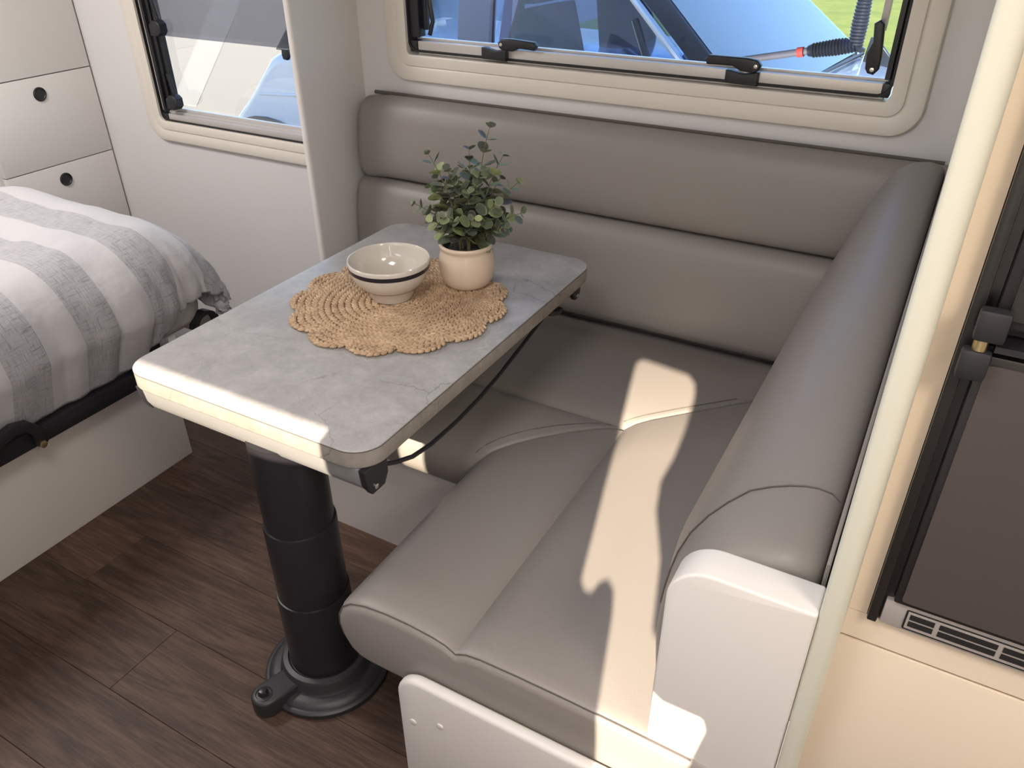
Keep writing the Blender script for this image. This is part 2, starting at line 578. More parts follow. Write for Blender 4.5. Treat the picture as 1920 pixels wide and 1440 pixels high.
# camera-side wall: unseen, its two added gaps shaped to cast the sun patches
g = G()
ya, yb = YF - 0.012, YF
AX0, AX1, AZ0, AZ1 = -1.03, -0.475, 1.205, 1.395
BX0, BX1, BZ0, BZ1 = -0.10, 0.24, 0.70, 1.655
g.box(XL, AX0, ya, yb, -0.06, CEIL)
g.box(AX0, -0.545, ya, yb, -0.06, 1.282)
g.box(-0.545, AX1, ya, yb, -0.06, AZ0)
g.box(AX0, AX1, ya, yb, AZ1, CEIL)
g.box(AX1, BX0, ya, yb, -0.06, CEIL)
g.box(BX0, BX1, ya, yb, -0.06, BZ0)
g.box(BX0, BX1, ya, yb, BZ1, CEIL)
g.box(BX1, XR, ya, yb, -0.06, CEIL)
lb = [(0.045, 0.70), (0.042, 0.85), (0.035, 1.02), (0.026, 1.174), (0.020, 1.203), (0.006, 1.214), (-0.008, 1.206), (-0.017, 1.19), (-0.030, 1.189), (-0.040, 1.20), (-0.040, 1.612), (-0.034, 1.630), (-0.020, 1.638), (-0.02, 1.655)]
rb = [(0.165, 0.70), (0.168, 1.02), (0.187, 1.140), (0.181, 1.160), (0.125, 1.160), (0.098, 1.180), (0.094, 1.27), (0.072, 1.34), (0.072, 1.39), (0.092, 1.44), (0.107, 1.50), (0.119, 1.58), (0.116, 1.610), (0.098, 1.628), (-0.02, 1.638), (-0.02, 1.655)]
g.prism([(BX0, BZ0)] + lb + [(BX0, BZ1)], 'xz', ya, yb)  # gap outline follows the sun patch wanted on seat and armrest
g.prism([(BX1, BZ0)] + rb + [(BX1, BZ1)], 'xz', ya, yb)
struct('wall_front', g, 'wall_white', 'white wall behind the photographer with added gaps that shape the sunlight', 'wall', smooth=0)

# short wall between bench and bed
g = G().prism(rrect(-1.603, -1.580, 1.652, YB, (0.010, 0.010, 0.001, 0.001), 4), 'xy', 0.0, CEIL)
struct('wall_middle', g, 'panel_white', 'narrow white divider panel between bench back and bed window', 'wall')
# divider between bench and fridge, seen on its rounded cream edge
g = G().prism(rrect(-0.0045, 0.0218, 0.694, YB, (0.005, 0.014, 0.001, 0.001), 6), 'xy', 0.0, CEIL)
struct('wall_divider', g, 'post_cream', 'rounded cream divider edge between bench and fridge', 'wall')


# windows -------------------------------------------------------------
def ring_frame(b, r, prof, n=8):
    secs = []
    for ins, y in prof:
        p = rrect(b[0] + ins, b[1] - ins, b[2] + ins, b[3] - ins, max(r - ins * 0.75, 0.012), n)
        secs.append([(x, y, z) for x, z in p])
    return G().loft(secs, True, False)


def latch(parent, x, z, y=1.905, ang=0.0, length=0.095, mirror=1):
    """black lever latch with pivot and screw; lever points to -x when mirror = 1"""
    def T(p):
        u, w = p[0] * mirror, p[1]
        return (x + u * math.cos(ang) - w * math.sin(ang), z + u * math.sin(ang) + w * math.cos(ang))
    lev = [(-length, 0.004), (-length + 0.006, -0.007), (-0.05, -0.006), (-0.030, -0.016), (0.0, -0.017), (0.010, -0.012), (0.014, 0.0), (0.004, 0.010), (-0.02, 0.013), (-0.05, 0.013), (-length + 0.008, 0.013)]
    L = part('latch', G().prism([T(p) for p in lev], 'xz', y - 0.016, y + 0.004, 0.004), 'black_plastic', parent)
    sx, sz = T((0.003, -0.003))
    part('screw', G().lathe([(0.0045, 0), (0.0045, -0.002), (0.002, -0.0025)], (sx, y - 0.016, sz), 12, 'y'), 'steel', L)
    return L


w2 = thing('window_2', 'large caravan window with rounded cream frame above the bench back', 'window', ((W2[0] + W2[1]) / 2, YB, W2[2]))
w2['kind'] = 'structure'
prof = [(0.0, YB), (0.0, YB - 0.012), (0.003, YB - 0.017), (0.010, YB - 0.019), (0.036, YB - 0.017), (0.040, YB - 0.0145), (0.043, YB - 0.019), (0.066, YB - 0.021), (0.071, YB - 0.018), (0.072, YB + 0.036)]
part('window_frame', ring_frame(W2, 0.065, prof), 'frame_cream', w2)
i2 = (W2[0] + 0.072, W2[1] - 0.090, W2[2] + 0.080, W2[3] - 0.072)
part('rubber_seal', ring_frame((i2[0] - 0.002, i2[1] + 0.018, i2[2] - 0.0025, i2[3] + 0.002), 0.03, [(0, YB + 0.0), (0, YB - 0.008), (0.005, YB - 0.008), (0.016, YB + 0.030)]), 'rubber', w2)
g = G().box(i2[0] + 0.028, i2[1] + 0.004, YB - 0.004, YB + 0.030, i2[2] - 0.0072, i2[2] + 0.026)
rail2 = part('bottom_rail', g, 'alu', w2, bevel=0.003)
part('rail_lip', G().box(i2[0] + 0.01, i2[1] + 0.012, YB + 0.020, YB + 0.034, i2[2] + 0.0262, i2[2] + 0.031), 'alu', rail2)
for xx in (i2[0] + 0.015, i2[1] + 0.0085):
    part('rail_end_cap', G().box(xx - 0.012, xx + 0.012 if xx < -0.6 else xx + 0.0055, YB - 0.005, YB + 0.031, i2[2] - 0.003, i2[2] + 0.026), 'black_plastic', rail2, bevel=0.003)
part('pane', G().box(i2[0], i2[1] + 0.01, YB + 0.031, YB + 0.034, i2[2], i2[3]), 'pane_tint', w2, smooth=0)
# left side track with stay arm
part('side_track', G().box(i2[0] + 0.001, i2[0] + 0.034, YB - 0.002, YB + 0.029, i2[2] + 0.034, i2[3]), 'black_plastic', w2, bevel=0.004)
part('side_channel', G().box(i2[0] + 0.037, i2[0] + 0.050, YB + 0.012, YB + 0.029, i2[2] + 0.052, i2[3]), 'black_plastic', w2, bevel=0.003)
part('stay_arm', G().tube([(i2[0] + 0.056, YB + 0.016, i2[2] + 0.040), (i2[0] + 0.068, YB + 0.016, i2[2] + 0.075), (i2[0] + 0.060, YB + 0.018, i2[2] + 0.12), (i2[0] + 0.058, YB + 0.02, i2[3])], 0.006, 8), 'black_metal', w2)
part('side_track', G().box(i2[1] - 0.002, i2[1] + 0.008, YB - 0.001, YB + 0.030, i2[2] + 0.033, i2[3]), 'black_plastic', w2)
part('stay_arm', G().box(i2[1] - 0.036, i2[1] - 0.022, YB + 0.008, YB + 0.026, i2[2] + 0.125, i2[3]), 'alu', w2, bevel=0.002)
for xa, xb in ((-1.162, -1.088), (-0.512, -0.437)):
    poly = [(xa, 1.084), (xb, 1.082), (xb, 1.112), (xb - 0.014, 1.110), ((xa + xb) / 2 + 0.004, 1.106), (xa + 0.012, 1.112), (xa, 1.112)]
    part('striker_block', G().prism(poly, 'xz', YB - 0.020, YB + 0.004, 0.003), 'black_plastic', w2)
latch(w2, -1.098, 1.126, 1.915, -0.05, 0.098, -1)
latch(w2, -0.448, 1.1275, 1.915, 0.0, 0.115, 1)
latch(w2, -0.2015, 1.142, 1.915, -1.45, 0.092, 1)

w1 = thing('window_1', 'smaller caravan window with cream frame above the bed corner', 'window', ((W1[0] + W1[1]) / 2, YB, W1[2]))
w1['kind'] = 'structure'
part('window_frame', ring_frame(W1, 0.075, prof), 'frame_cream', w1)
i1 = (W1[0] + 0.072, W1[1] - 0.072, W1[2] + 0.078, W1[3] - 0.072)
part('rubber_seal', ring_frame((i1[0] - 0.004, i1[1] + 0.002, i1[2] - 0.008, i1[3] + 0.002), 0.03, [(0, YB + 0.0), (0, YB - 0.010), (0.006, YB - 0.010), (0.010, YB + 0.030)]), 'rubber', w1)
g = G().box(i1[0] + 0.030, i1[1], YB - 0.006, YB + 0.008, i1[2] - 0.002, i1[2] + 0.018)
g.box(i1[0] + 0.010, i1[1], YB + 0.008, YB + 0.018, i1[2] - 0.002, i1[2] + 0.025)
g.box(i1[0] + 0.010, i1[1], YB + 0.018, YB + 0.033, i1[2] - 0.002, i1[2] + 0.034)
rail1 = part('bottom_rail', g, 'alu', w1, bevel=0.002)
part('rail_end_cap', G().box(i1[0] - 0.001, i1[0] + 0.032, YB - 0.008, YB + 0.007, i1[2] - 0.004, i1[2] + 0.019), 'black_plastic', rail1, bevel=0.003)
part('pane', G().box(i1[0], i1[1], YB + 0.0335, YB + 0.0365, i1[2], i1[3]), 'pane_clear', w1, smooth=0)
for k, (da, db, dy) in enumerate(((0.006, 0.024, -0.006), (0.026, 0.042, 0.004), (0.044, 0.062, 0.012))):
    part('side_track', G().box(i1[0] + da, i1[0] + db, YB + dy, YB + 0.030, i1[2] + (0.035 if k else 0.02), i1[3]), 'black_plastic', w1, bevel=0.003)
part('track_seam', G().box(i1[0] + 0.012, i1[0] + 0.0145, YB - 0.0075, YB - 0.006, i1[2] + 0.03, i1[3]), 'alu', w1, smooth=0)
for zc in (0.838, 1.075):
    L = part('stay_knob', G().prism([(-2.425 + a, zc + b) for a, b in ((-0.025, -0.022), (0.012, -0.022), (0.026, -0.010), (0.026, 0.016), (0.014, 0.026), (-0.006, 0.026), (-0.025, 0.012))], 'xz', YB - 0.022, YB + 0.012, 0.005), 'black_plastic', w1)
    part('stay_arm', G().tube([(-2.432, YB + 0.01, zc + 0.01), (-2.45, YB + 0.012, zc + 0.09)], 0.008, 8), 'black_metal', L)
sc = part('fly_screen', G().box(i1[0] + 0.05, i1[1], YB + 0.006, YB + 0.0075, 1.052, i1[3]), 'screen_grey', w1, 'grey see-through screen half drawn', smooth=0)
part('screen_catch', G().prism([(-1.888, 1.050), (-1.868, 1.050), (-1.866, 1.030), (-1.872, 1.020), (-1.886, 1.022), (-1.890, 1.035)], 'xz', YB - 0.004, YB + 0.012, 0.003), 'black_plastic', sc)

# ================================================================== BENCH
bench = thing('bench_base', 'white L-shaped bench base with rounded end panels under grey cushions', 'bench', (-0.7, 1.2, 0))
part('front_panel', G().box(-1.325, -0.580, 1.192, 1.207, 0.0, 0.298), 'panel_white', bench)
part('side_panel', G().box(-0.595, -0.580, 0.70, 1.192, 0.0, 0.298), 'panel_white', bench)
g = G().box(-0.640, -0.008, 0.70, YB - 0.002, 0.284, 0.298)
g.box(-1.578, -0.640, 1.207, YB - 0.002, 0.284, 0.298)
g.box(-1.325, -1.310, 1.207, YB - 0.002, 0.0, 0.284)
part('seat_board', g, 'panel_white', bench)
ep = part('end_panel', G().prism(rrect(-0.602, -0.160, 0.0, 0.356, (0.012, 0.012, 0.012, 0.050), 8), 'xz', 0.655, 0.677, 0.008), 'panel_white', bench)
for sx_, sz_ in ((-0.572, 0.245), (-0.515, 0.272)):
    part('screw_cover', G().lathe([(0.007, 0), (0.006, -0.0018), (0.003, -0.0025)], (sx_, 0.655, sz_), 16, 'y'), 'gloss_white', ep)
ap = part('armrest_panel', G().prism(rrect(-0.176, -0.0047, 0.0, 0.785, (0.02, 0.02, 0.004, 0.055), 10), 'xz', 0.690, 0.742, 0.004, 3), 'panel_white', bench)
part('armrest_edge_line', G().prism(rrect(-0.0035, -0.0025, 0.1, 0.60, 0.0003, 1), 'xz', 0.6893, 0.6905), 'tag_white', ap)

# --- seat cushions: one profile, mitred at the corner
# u runs from the front nose backwards, w is the height
def arc(cx, cy, r, a0, a1, n, ry=None):
    ry = ry or r
    return [(cx + r * math.cos(math.radians(a0 + (a1 - a0) * k / n)), cy + ry * math.sin(math.radians(a0 + (a1 - a0) * k / n))) for k in range(n + 1)]


PROF = [(0.060, 0.300)] + [(0.036, 0.304), (0.018, 0.318)] + [(0.006, 0.342), (0.000, 0.370), (0.002, 0.395), (0.013, 0.420), (0.034, 0.438), (0.066, 0.449), (0.110, 0.4545), (0.160, 0.455), (0.205, 0.451), (0.228, 0.446), (0.241, 0.439), (0.248, 0.4345)]
PROF += [(0.255, 0.439), (0.268, 0.446), (0.295, 0.4505), (0.36, 0.4525), (0.45, 0.4525), (0.54, 0.450), (0.64, 0.446), (0.70, 0.43), (0.71, 0.37), (0.70, 0.300)]


def prof_inset(d):
    cu, cw = 0.35, 0.376
    out = []
    for u, w in PROF:
        fu = 1 - d / 0.35
        fw_ = 1 - d / 0.09
        out.append((cu + (u - cu) * fu, cw + (w - cw) * fw_))
    return out


NX, NY = -0.745, 1.142           # where the two noses run


def mit(u, w, gap=0.0018):
    return (NX + u, NY + u)


secs = []
for y, d in ((0.679, 0.020), (0.681, 0.012), (0.686, 0.005), (0.695, 0.001), (0.71, 0.0)):
    secs.append([(NX + u, y, w) for u, w in prof_inset(d)])
for t in (0.2, 0.5, 0.8):
    secs.append([(NX + u, 0.71 + (NY + u - 0.02 - 0.71) * t, w) for u, w in PROF])
for back, d in ((0.012, 0.0), (0.005, 0.002), (0.0015, 0.008)):
    secs.append([(NX + a[0], NY + a[0] - back, b) for a, b in zip(PROF, [q_[1] for q_ in prof_inset(d)])])
seat_r = thing('seat_cushion', 'taupe leather seat cushion crossed by the long sunlit patch', 'cushion', (-0.45, 0.95, 0.298), 'bench seat cushions')
part('cushion_body', G().loft(secs), 'leather', seat_r, smooth=60)
secs = []
for x, d in ((-1.576, 0.015), (-1.570, 0.004), (-1.555, 0.0)):
    secs.append([(x, NY + u, w) for u, w in prof_inset(d)])
for t in (0.25, 0.5, 0.75):
    secs.append([(-1.555 + (NX + u - 0.02 + 1.555) * t, NY + u, w) for u, w in PROF])
for back, d in ((0.012, 0.0), (0.005, 0.002), (0.0015, 0.008)):
    secs.append([(NX + a[0] - back, NY + a[0], b) for a, b in zip(PROF, [q_[1] for q_ in prof_inset(d)])])
seat_b = thing('seat_cushion', 'taupe leather seat cushion along the window wall beneath the table', 'cushion', (-1.1, 1.5, 0.298), 'bench seat cushions')
part('cushion_body', G().loft(secs), 'leather', seat_b, smooth=60)


def seam(path, parent, r=0.0011, m='leather_seam'):
    return part('seam', G().tube(path, r, 5), m, parent)


def prof_w(u):
    for (u0, w0), (u1, w1_) in zip(PROF[3:], PROF[4:]):
        if u0 <= u <= u1:
            return w0 + (w1_ - w0) * (u - u0) / (u1 - u0 + 1e-9)
    return 0.45


# piping where the end face meets the top
pts = [(NX + u, 0.6855, w + 0.001) for u, w in prof_inset(0.0045) if w > 0.33 and u < 0.66]
seam(pts, seat_r)
# stitched line that follows the mitre on the back cushion
seam([(NX + u - 0.020 - 0.02 * math.sin(min(1, u / 0.25) * PI), NY + u, prof_w(u) + 0.0008) for u in [0.02 + 0.02 * k for k in range(12)]], seat_b)
seam([(NX + u - 0.022, NY + u, prof_w(u) + 0.0008) for u in [0.262 + 0.02 * k for k in range(11)]], seat_b)

# --- backrest along the window wall: upper roll over a lower panel
BP_UP = [(1.905, 0.735), (1.905, 0.958), (1.895, 0.966), (1.876, 0.968), (1.858, 0.960), (1.843, 0.940), (1.832, 0.905), (1.824, 0.86), (1.820, 0.81), (1.821, 0.775), (1.828, 0.752), (1.840, 0.741), (1.855, 0.738)]
BP_LO = [(1.905, 0.458), (1.905, 0.730), (1.860, 0.732), (1.838, 0.728), (1.822, 0.716), (1.810, 0.690), (1.800, 0.64), (1.794, 0.58), (1.791, 0.53), (1.792, 0.49), (1.798, 0.465), (1.815, 0.458)]


def wallcush(prof, x0, x1, rnd, lift=None):
    cy = 1.895
    zs = [p[1] for p in prof]
    cz = (min(zs) + max(zs)) / 2
    secs = []
    def sec(x, d):
        dz = lift(x) if lift else 0.0
        return [(x, cy + (p[0] - cy) * (1 - d / 0.09), cz + (p[1] - cz) * (1 - d / 0.13) + dz * (1 if p[1] > 0.7 else 0)) for p in prof]
    for k in range(7):
        a = k / 6 * PI / 2
        secs.append(sec(x0 + rnd * (1 - math.sin(a)) if k else x0 + rnd * 0 + 0, rnd * (1 - math.sin(a)) * 0.95))
    secs = [sec(x0 + rnd * (1 - math.cos(k / 6 * PI / 2)), rnd * (1 - math.sin(k / 6 * PI / 2)) * 0.95) for k in range(7)]
    for k in range(1, 24):
        secs.append(sec(x0 + rnd + (x1 - x0 - rnd) * k / 24, 0.0))
    secs.append(sec(x1, 0.0))
    return G().loft(secs)


back_b = thing('backrest_cushion', 'long taupe leather backrest with upper roll below the large window', 'cushion', (-0.8, 1.86, 0.458))
lift = lambda x: -0.012 * math.exp(-((x + 1.57) / 0.07) ** 2)
part('upper_roll', wallcush(BP_UP, -1.560, -0.010, 0.035, lift), 'leather', back_b, smooth=60)
part('lower_panel', wallcush(BP_LO, -1.577, -0.012, 0.035), 'leather', back_b, smooth=60)
seam([(-1.52 + 1.50 * k / 30, 1.893, 0.9675) for k in range(31)], back_b, 0.0055, 'leather_seam')

# --- backrest along the divider, its top sloping down towards the camera
def rb_profile(y):
    pts_ = [(1.86, 1.002), (1.6, 0.978), (1.3, 0.925), (1.1, 0.880), (0.95, 0.842), (0.86, 0.818), (0.80, 0.806), (0.76, 0.796), (0.70, 0.78)]
    T = pts_[-1][1]
    for (a, ta), (b, tb) in zip(pts_, pts_[1:]):
        if b <= y <= a:
            T = tb + (ta - tb) * (y - b) / (a - b)
    lim = -0.196 - 0.11 * min(1.0, max(0.0, (y - 0.76) / 0.5))

    def fx(z):
        v_ = -0.154 - (0.84 - z) * 0.30
        return v_ if v_ > lim + 0.02 else lim + 0.02 * math.exp((v_ - lim - 0.02) / 0.02)
    zk = T - 0.14
    x_k = fx(zk)
    P = [(-0.012, 0.458), (-0.012, T - 0.030), (-0.016, T - 0.012), (-0.028, T - 0.002), (-0.045, T)]
    # round over from the crest to the sloping front
    p0, p1, p2, p3 = (-0.045, T), (-0.075 - 0.14 * max(0, T - 0.8), T), (fx(T - 0.055), T - 0.048), (x_k, zk)
    for k in range(1, 9):
        t = k / 8
        P.append(tuple((1 - t) ** 3 * a + 3 * (1 - t) ** 2 * t * b + 3 * (1 - t) * t * t * c_ + t ** 3 * d_ for a, b, c_, d_ in zip(p0, p1, p2, p3)))
    for k in range(1, 7):
        t = k / 7
        z = zk + (0.50 - zk) * t
        P.append((fx(z) - 0.006 * math.sin(t * PI), z))
    P += [(fx(0.50), 0.50), (fx(0.48) + 0.003, 0.478), (fx(0.47) + 0.018, 0.462), (fx(0.47) + 0.05, 0.458)]
    return P


secs = []
for y, d in ((0.746, 0.030), (0.748, 0.019), (0.754, 0.009), (0.764, 0.003), (0.78, 0.0)):
    P = rb_profile(y)
    cx, cz = -0.11, 0.63
    secs.append([(cx + (a - cx) * (1 - d / 0.12), y, cz + (b - cz) * (1 - d / 0.18)) for a, b in P])
for k in range(1, 30):
    y = 0.78 + (1.79 - 0.78) * k / 29
    secs.append([(a, y, b) for a, b in rb_profile(y)])
back_r = thing('backrest_cushion', 'taupe leather backrest sloping along the divider beside the fridge', 'cushion', (-0.13, 1.3, 0.458))
part('cushion_body', G().loft(secs), 'leather', back_r, smooth=60)
part('backing_board', G().prism([(0.76, 0.46), (1.79, 0.46), (1.79, 0.995), (1.6, 0.985), (1.3, 0.945), (1.1, 0.905), (0.95, 0.870), (0.80, 0.825), (0.76, 0.80)], 'yz', -0.0118, -0.0065, 0.002), 'leather', back_r)


def rb_at(y, i):
    a, b = rb_profile(y)[i]
    return Vector((a - 0.0012, y, b + 0.0012))


# end-cap seam: across the crest, then down the slope towards the armrest panel
path = [rb_at(0.868, i) for i in (2, 3, 4, 5, 6, 7, 8)]
path += [rb_at(0.868 - 0.010 * k, 8 + k) for k in range(1, 8)]
seam(path, back_r, 0.0013)

# ================================================================== TABLE
TX0, TX1, TY0, TY1, TZ = -1.250, -0.682, 0.738, 1.602, 0.720
LX, LY = -0.932, 0.808
table = thing('dining_table', 'grey stone-look dinette table on a black telescopic pedestal', 'table', (LX, LY, 0))
tp = rrect(TX0, TX1, TY0, TY1, 0.052, 10)
secs = [[(x, y, z) for x, y in inset(tp, i)] for z, i in ((0.7188, 0.0), (0.7196, 0.0006), (0.720, 0.002))]
part('tabletop', G().loft([[(x, y, 0.7175) for x, y in tp]] + secs), 'stone', table, smooth=50)
eb = part('edge_band', G().loft([[(x, y, z) for x, y in inset(tp, i)] for z, i in ((0.684, 0.004), (0.6855, 0.001), (0.688, 0.0), (0.7168, 0.0))]), 'stone_edge', table, smooth=50)
part('edge_line', G().loft([[(x, y, z) for x, y in inset(tp, -0.0003)] for z in (0.7160, 0.7180)], caps=False), 'leather_seam', eb)
g = G().prism([(0.745, 0.684), (0.749, 0.652), (0.758, 0.634), (0.800, 0.634), (0.800, 0.684)], 'yz', -1.215, -0.705)
fr = part('front_rail', g, 'rail_grey', table, bevel=0.002)
for xa, xb in ((-0.7048, -0.690), (-1.230, -1.2152)):
    b_ = part('rail_bracket', G().prism([(0.743, 0.684), (0.747, 0.650), (0.758, 0.630), (0.790, 0.630), (0.802, 0.650), (0.802, 0.684)], 'yz', xa, xb, 0.003), 'black_plastic', fr)
    part('screw', G().lathe([(0.005, 0), (0.005, 0.0022), (0.002, 0.003)], (xb if xb > -1 else xa - 0.003, 0.766, 0.643), 12, 'x'), 'steel', b_)
g = G().prism([(1.535, 0.684), (1.535, 0.645), (1.572, 0.645), (1.580, 0.684)], 'yz', -1.215, -0.715)
rr_ = part('rear_rail', g, 'rail_grey', table, bevel=0.002)
b_ = part('rail_bracket', G().prism([(1.532, 0.684), (1.534, 0.655), (1.545, 0.640), (1.560, 0.640), (1.570, 0.655), (1.572, 0.684)], 'yz', -0.7145, -0.700, 0.003), 'black_plastic', rr_)
part('screw', G().lathe([(0.005, 0), (0.005, 0.0022), (0.002, 0.003)], (-0.700, 1.550, 0.650), 12, 'x'), 'steel', b_)
for xc in (-1.10, -0.78):
    part('slide_rail', G().box(xc - 0.022, xc + 0.022, 0.802, 1.533, 0.655, 0.683), 'rail_grey', table, bevel=0.002)
part('release_lever', G().prism([(-0.80, 1.46), (-0.715, 1.44), (-0.700, 1.455), (-0.70, 1.475), (-0.80, 1.49)], 'xy', 0.640, 0.652, 0.003), 'black_plastic', table)
part('support_plate', G().box(LX - 0.15, LX + 0.15, LY + 0.005, LY + 0.26, 0.643, 0.655), 'black_metal', table, bevel=0.002)
cord = [(-0.700, 0.786, 0.668), (-0.698, 0.830, 0.645), (-0.704, 0.885, 0.618), (-0.711, 0.95, 0.600), (-0.714, 1.04, 0.594), (-0.715, 1.13, 0.598), (-0.717, 1.22, 0.609), (-0.720, 1.32, 0.626), (-0.722, 1.42, 0.645), (-0.73, 1.50, 0.668)]
part('cord', G().tube(cord, 0.0042, 8), 'black_plastic', table)
# pedestal: three nested tubes, wider towards the floor
part('pedestal_tube', G().lathe([(0.0665, 0.42), (0.0665, 0.643)], (LX, LY, 0), 48), 'black_metal', table)
t2 = part('pedestal_tube', G().lathe([(0.0705, 0.23), (0.0705, 0.434), (0.0695, 0.438), (0.0667, 0.4385), (0.0667, 0.43)], (LX, LY, 0), 48), 'black_metal', table)
t3 = part('pedestal_tube', G().lathe([(0.0745, 0.04), (0.0745, 0.248), (0.0735, 0.252), (0.0707, 0.2525), (0.0707, 0.244)], (LX, LY, 0), 48), 'black_metal', table)
bs = part('pedestal_base', G().lathe([(0.134, 0.0), (0.136, 0.004), (0.135, 0.012), (0.130, 0.016), (0.126, 0.016), (0.122, 0.022), (0.112, 0.026), (0.100, 0.027), (0.096, 0.032), (0.094, 0.052), (0.090, 0.058), (0.080, 0.060), (0.0755, 0.056)], (LX, LY, 0), 56), 'base_grey', table)
ang = math.atan2(0.665 - LY, -0.975 - LX)
ca, sa = math.cos(ang), math.sin(ang)


def lk(p):
    return (LX + p[0] * ca - p[1] * sa, LY + p[0] * sa + p[1] * ca)


arm = [(0.08, -0.030), (0.150, -0.030)] + [(0.150 + 0.028 * math.cos(a), 0.030 * math.sin(a)) for a in [-PI / 2 + PI * k / 10 for k in range(1, 10)]] + [(0.150, 0.030), (0.08, 0.030)]
fl = part('foot_clamp', G().prism([lk(p) for p in arm], 'xy', 0.0, 0.046, 0.007), 'base_grey', table)
cx, cy = lk((0.152, 0))
part('clamp_recess', G().lathe([(0.019, 0.0462), (0.019, 0.0470), (0.0165, 0.0474), (0.0155, 0.0464)], (cx, cy, 0), 24, caps=False), 'black_plastic', fl)
part('clamp_bolt', G().lathe([(0.011, 0.0455), (0.011, 0.054), (0.008, 0.058), (0.003, 0.059)], (cx, cy, 0), 6), 'black_metal', fl)

# ================================================================== THINGS ON THE TABLE
# woven placemat: rings of braided strands and a scalloped border
MX, MY = -0.955, 1.205
pm = thing('woven_placemat', 'round woven straw placemat with a scalloped border on the table', 'placemat', (MX, MY, TZ))
strand_ring = [(math.cos(2 * PI * k / 6), math.sin(2 * PI * k / 6)) for k in range(6)]


def strand(g, c, d, L, w, h):
    """a small leaf-shaped strand of straw lying along d"""
    d = Vector(d).normalized()
    s_ = Vector((0, 0, 1)).cross(d).normalized()
    up = d.cross(s_)
    secs = []
    for t, f_ in ((-0.5, 0.25), (-0.22, 0.9), (0.15, 1.0), (0.5, 0.3)):
        o_ = Vector(c) + d * (t * L)
        secs.append([o_ + s_ * (a * w * f_) + up * (b * h * f_) for a, b in strand_ring])
    g.loft(secs)


def braid(g, rad, n_sc=0, amp=0.0, width=0.0085, z=TZ + 0.0062):
    n = max(7, int(2 * PI * rad / 0.0105))
    for k in range(n):
        for s in (-1, 1):
            a = 2 * PI * (k + (0.5 if s > 0 else 0)) / n
            r_ = rad
            if n_sc:
                r_ = rad + amp * abs(math.sin(a * n_sc / 2.0)) ** 0.7
            e = 1e-3
            r2_ = rad + (amp * abs(math.sin((a + e) * n_sc / 2.0)) ** 0.7 if n_sc else 0)
            tang = Vector((r2_ * math.cos(a + e) - r_ * math.cos(a), r2_ * math.sin(a + e) - r_ * math.sin(a), 0)).normalized()
            nor = Vector((tang.y, -tang.x, 0))
            p = Vector((MX + r_ * math.cos(a), MY + r_ * math.sin(a), z)) + nor * (s * width * 0.30)
            d = tang + nor * (s * -0.55) + Vector((0, 0, R.uniform(-0.12, 0.12)))
            strand(g, p + Vector((0, 0, R.uniform(-0.0008, 0.0008))), d, 0.0165 * R.uniform(0.9, 1.15), width * 0.42 * R.uniform(0.9, 1.1), 0.0040)


g = G()
rad = 0.010
while rad < 0.168:
    braid(g, rad)
    rad += 0.0140
cf = part('braided_coil', g, 'jute', pm, smooth=80)
cf['kind'] = 'stuff'
g = G()
for r0_, am_ in ((0.174, 0.004), (0.183, 0.010), (0.192, 0.017), (0.201, 0.025)):
    braid(g, r0_, 13, am_, 0.0100, TZ + 0.0062)
cf = part('scalloped_border', g, 'jute', pm, smooth=80)
cf['kind'] = 'stuff'
loop = [(MX + (0.194 + 0.024 * abs(math.sin(a * 6.5)) ** 0.7) * math.cos(a), MY + (0.194 + 0.024 * abs(math.sin(a * 6.5)) ** 0.7) * math.sin(a)) for a in [2 * PI * k / 180 for k in range(180)]]
part('mat_backing', G().prism(loop, 'xy', TZ + 0.0003, TZ + 0.0040), 'jute_dark', pm)
MZ = TZ + 0.0095

BX, BY = -0.977, 1.209
bowl = thing('ceramic_bowl', 'cream ceramic bowl with a dark band below the rim', 'bowl', (BX, BY, MZ))
outer = [(0.036, 0.0), (0.043, 0.001), (0.0445, 0.004), (0.049, 0.014), (0.055, 0.0235), (0.0615, 0.0305), (0.069, 0.038), (0.0765, 0.048), (0.082, 0.060), (0.0850, 0.072), (0.0862, 0.083), (0.0860, 0.0865), (0.0850, 0.088)]
inner = [(0.0835, 0.0880), (0.0822, 0.0865), (0.0810, 0.080), (0.0775, 0.066), (0.071, 0.050), (0.060, 0.035), (0.045, 0.024), (0.025, 0.0185), (0.004, 0.017)]
part('bowl_body', G().lathe(outer + inner, (BX, BY, MZ), 64), 'bowl_cream', bowl, smooth=70)


def band(prof_, z0, z1, out, c, name, m, parent, n=64, label=None):
    def rat(z):
        for (r0, h0), (r1, h1) in zip(prof_, prof_[1:]):
            if h0 <= z <= h1 and h1 > h0:
                return r0 + (r1 - r0) * (z - h0) / (h1 - h0)
        return prof_[-1][0]
    zs = [z0 + (z1 - z0) * k / 4 for k in range(5)]
    g_ = G().lathe([(rat(z0) - 0.0005, z0)] + [(rat(z) + out, z) for z in zs] + [(rat(z1) - 0.0005, z1)], c, n, caps=False)
    return part(name, g_, m, parent, label)


band(outer, 0.0690, 0.0785, 0.0004, (BX, BY, MZ), 'rim_band', 'bowl_band', bowl, label='dark navy painted band')
band(outer, 0.0298, 0.0312, 0.0004, (BX, BY, MZ), 'foot_line', 'bowl_line', bowl)

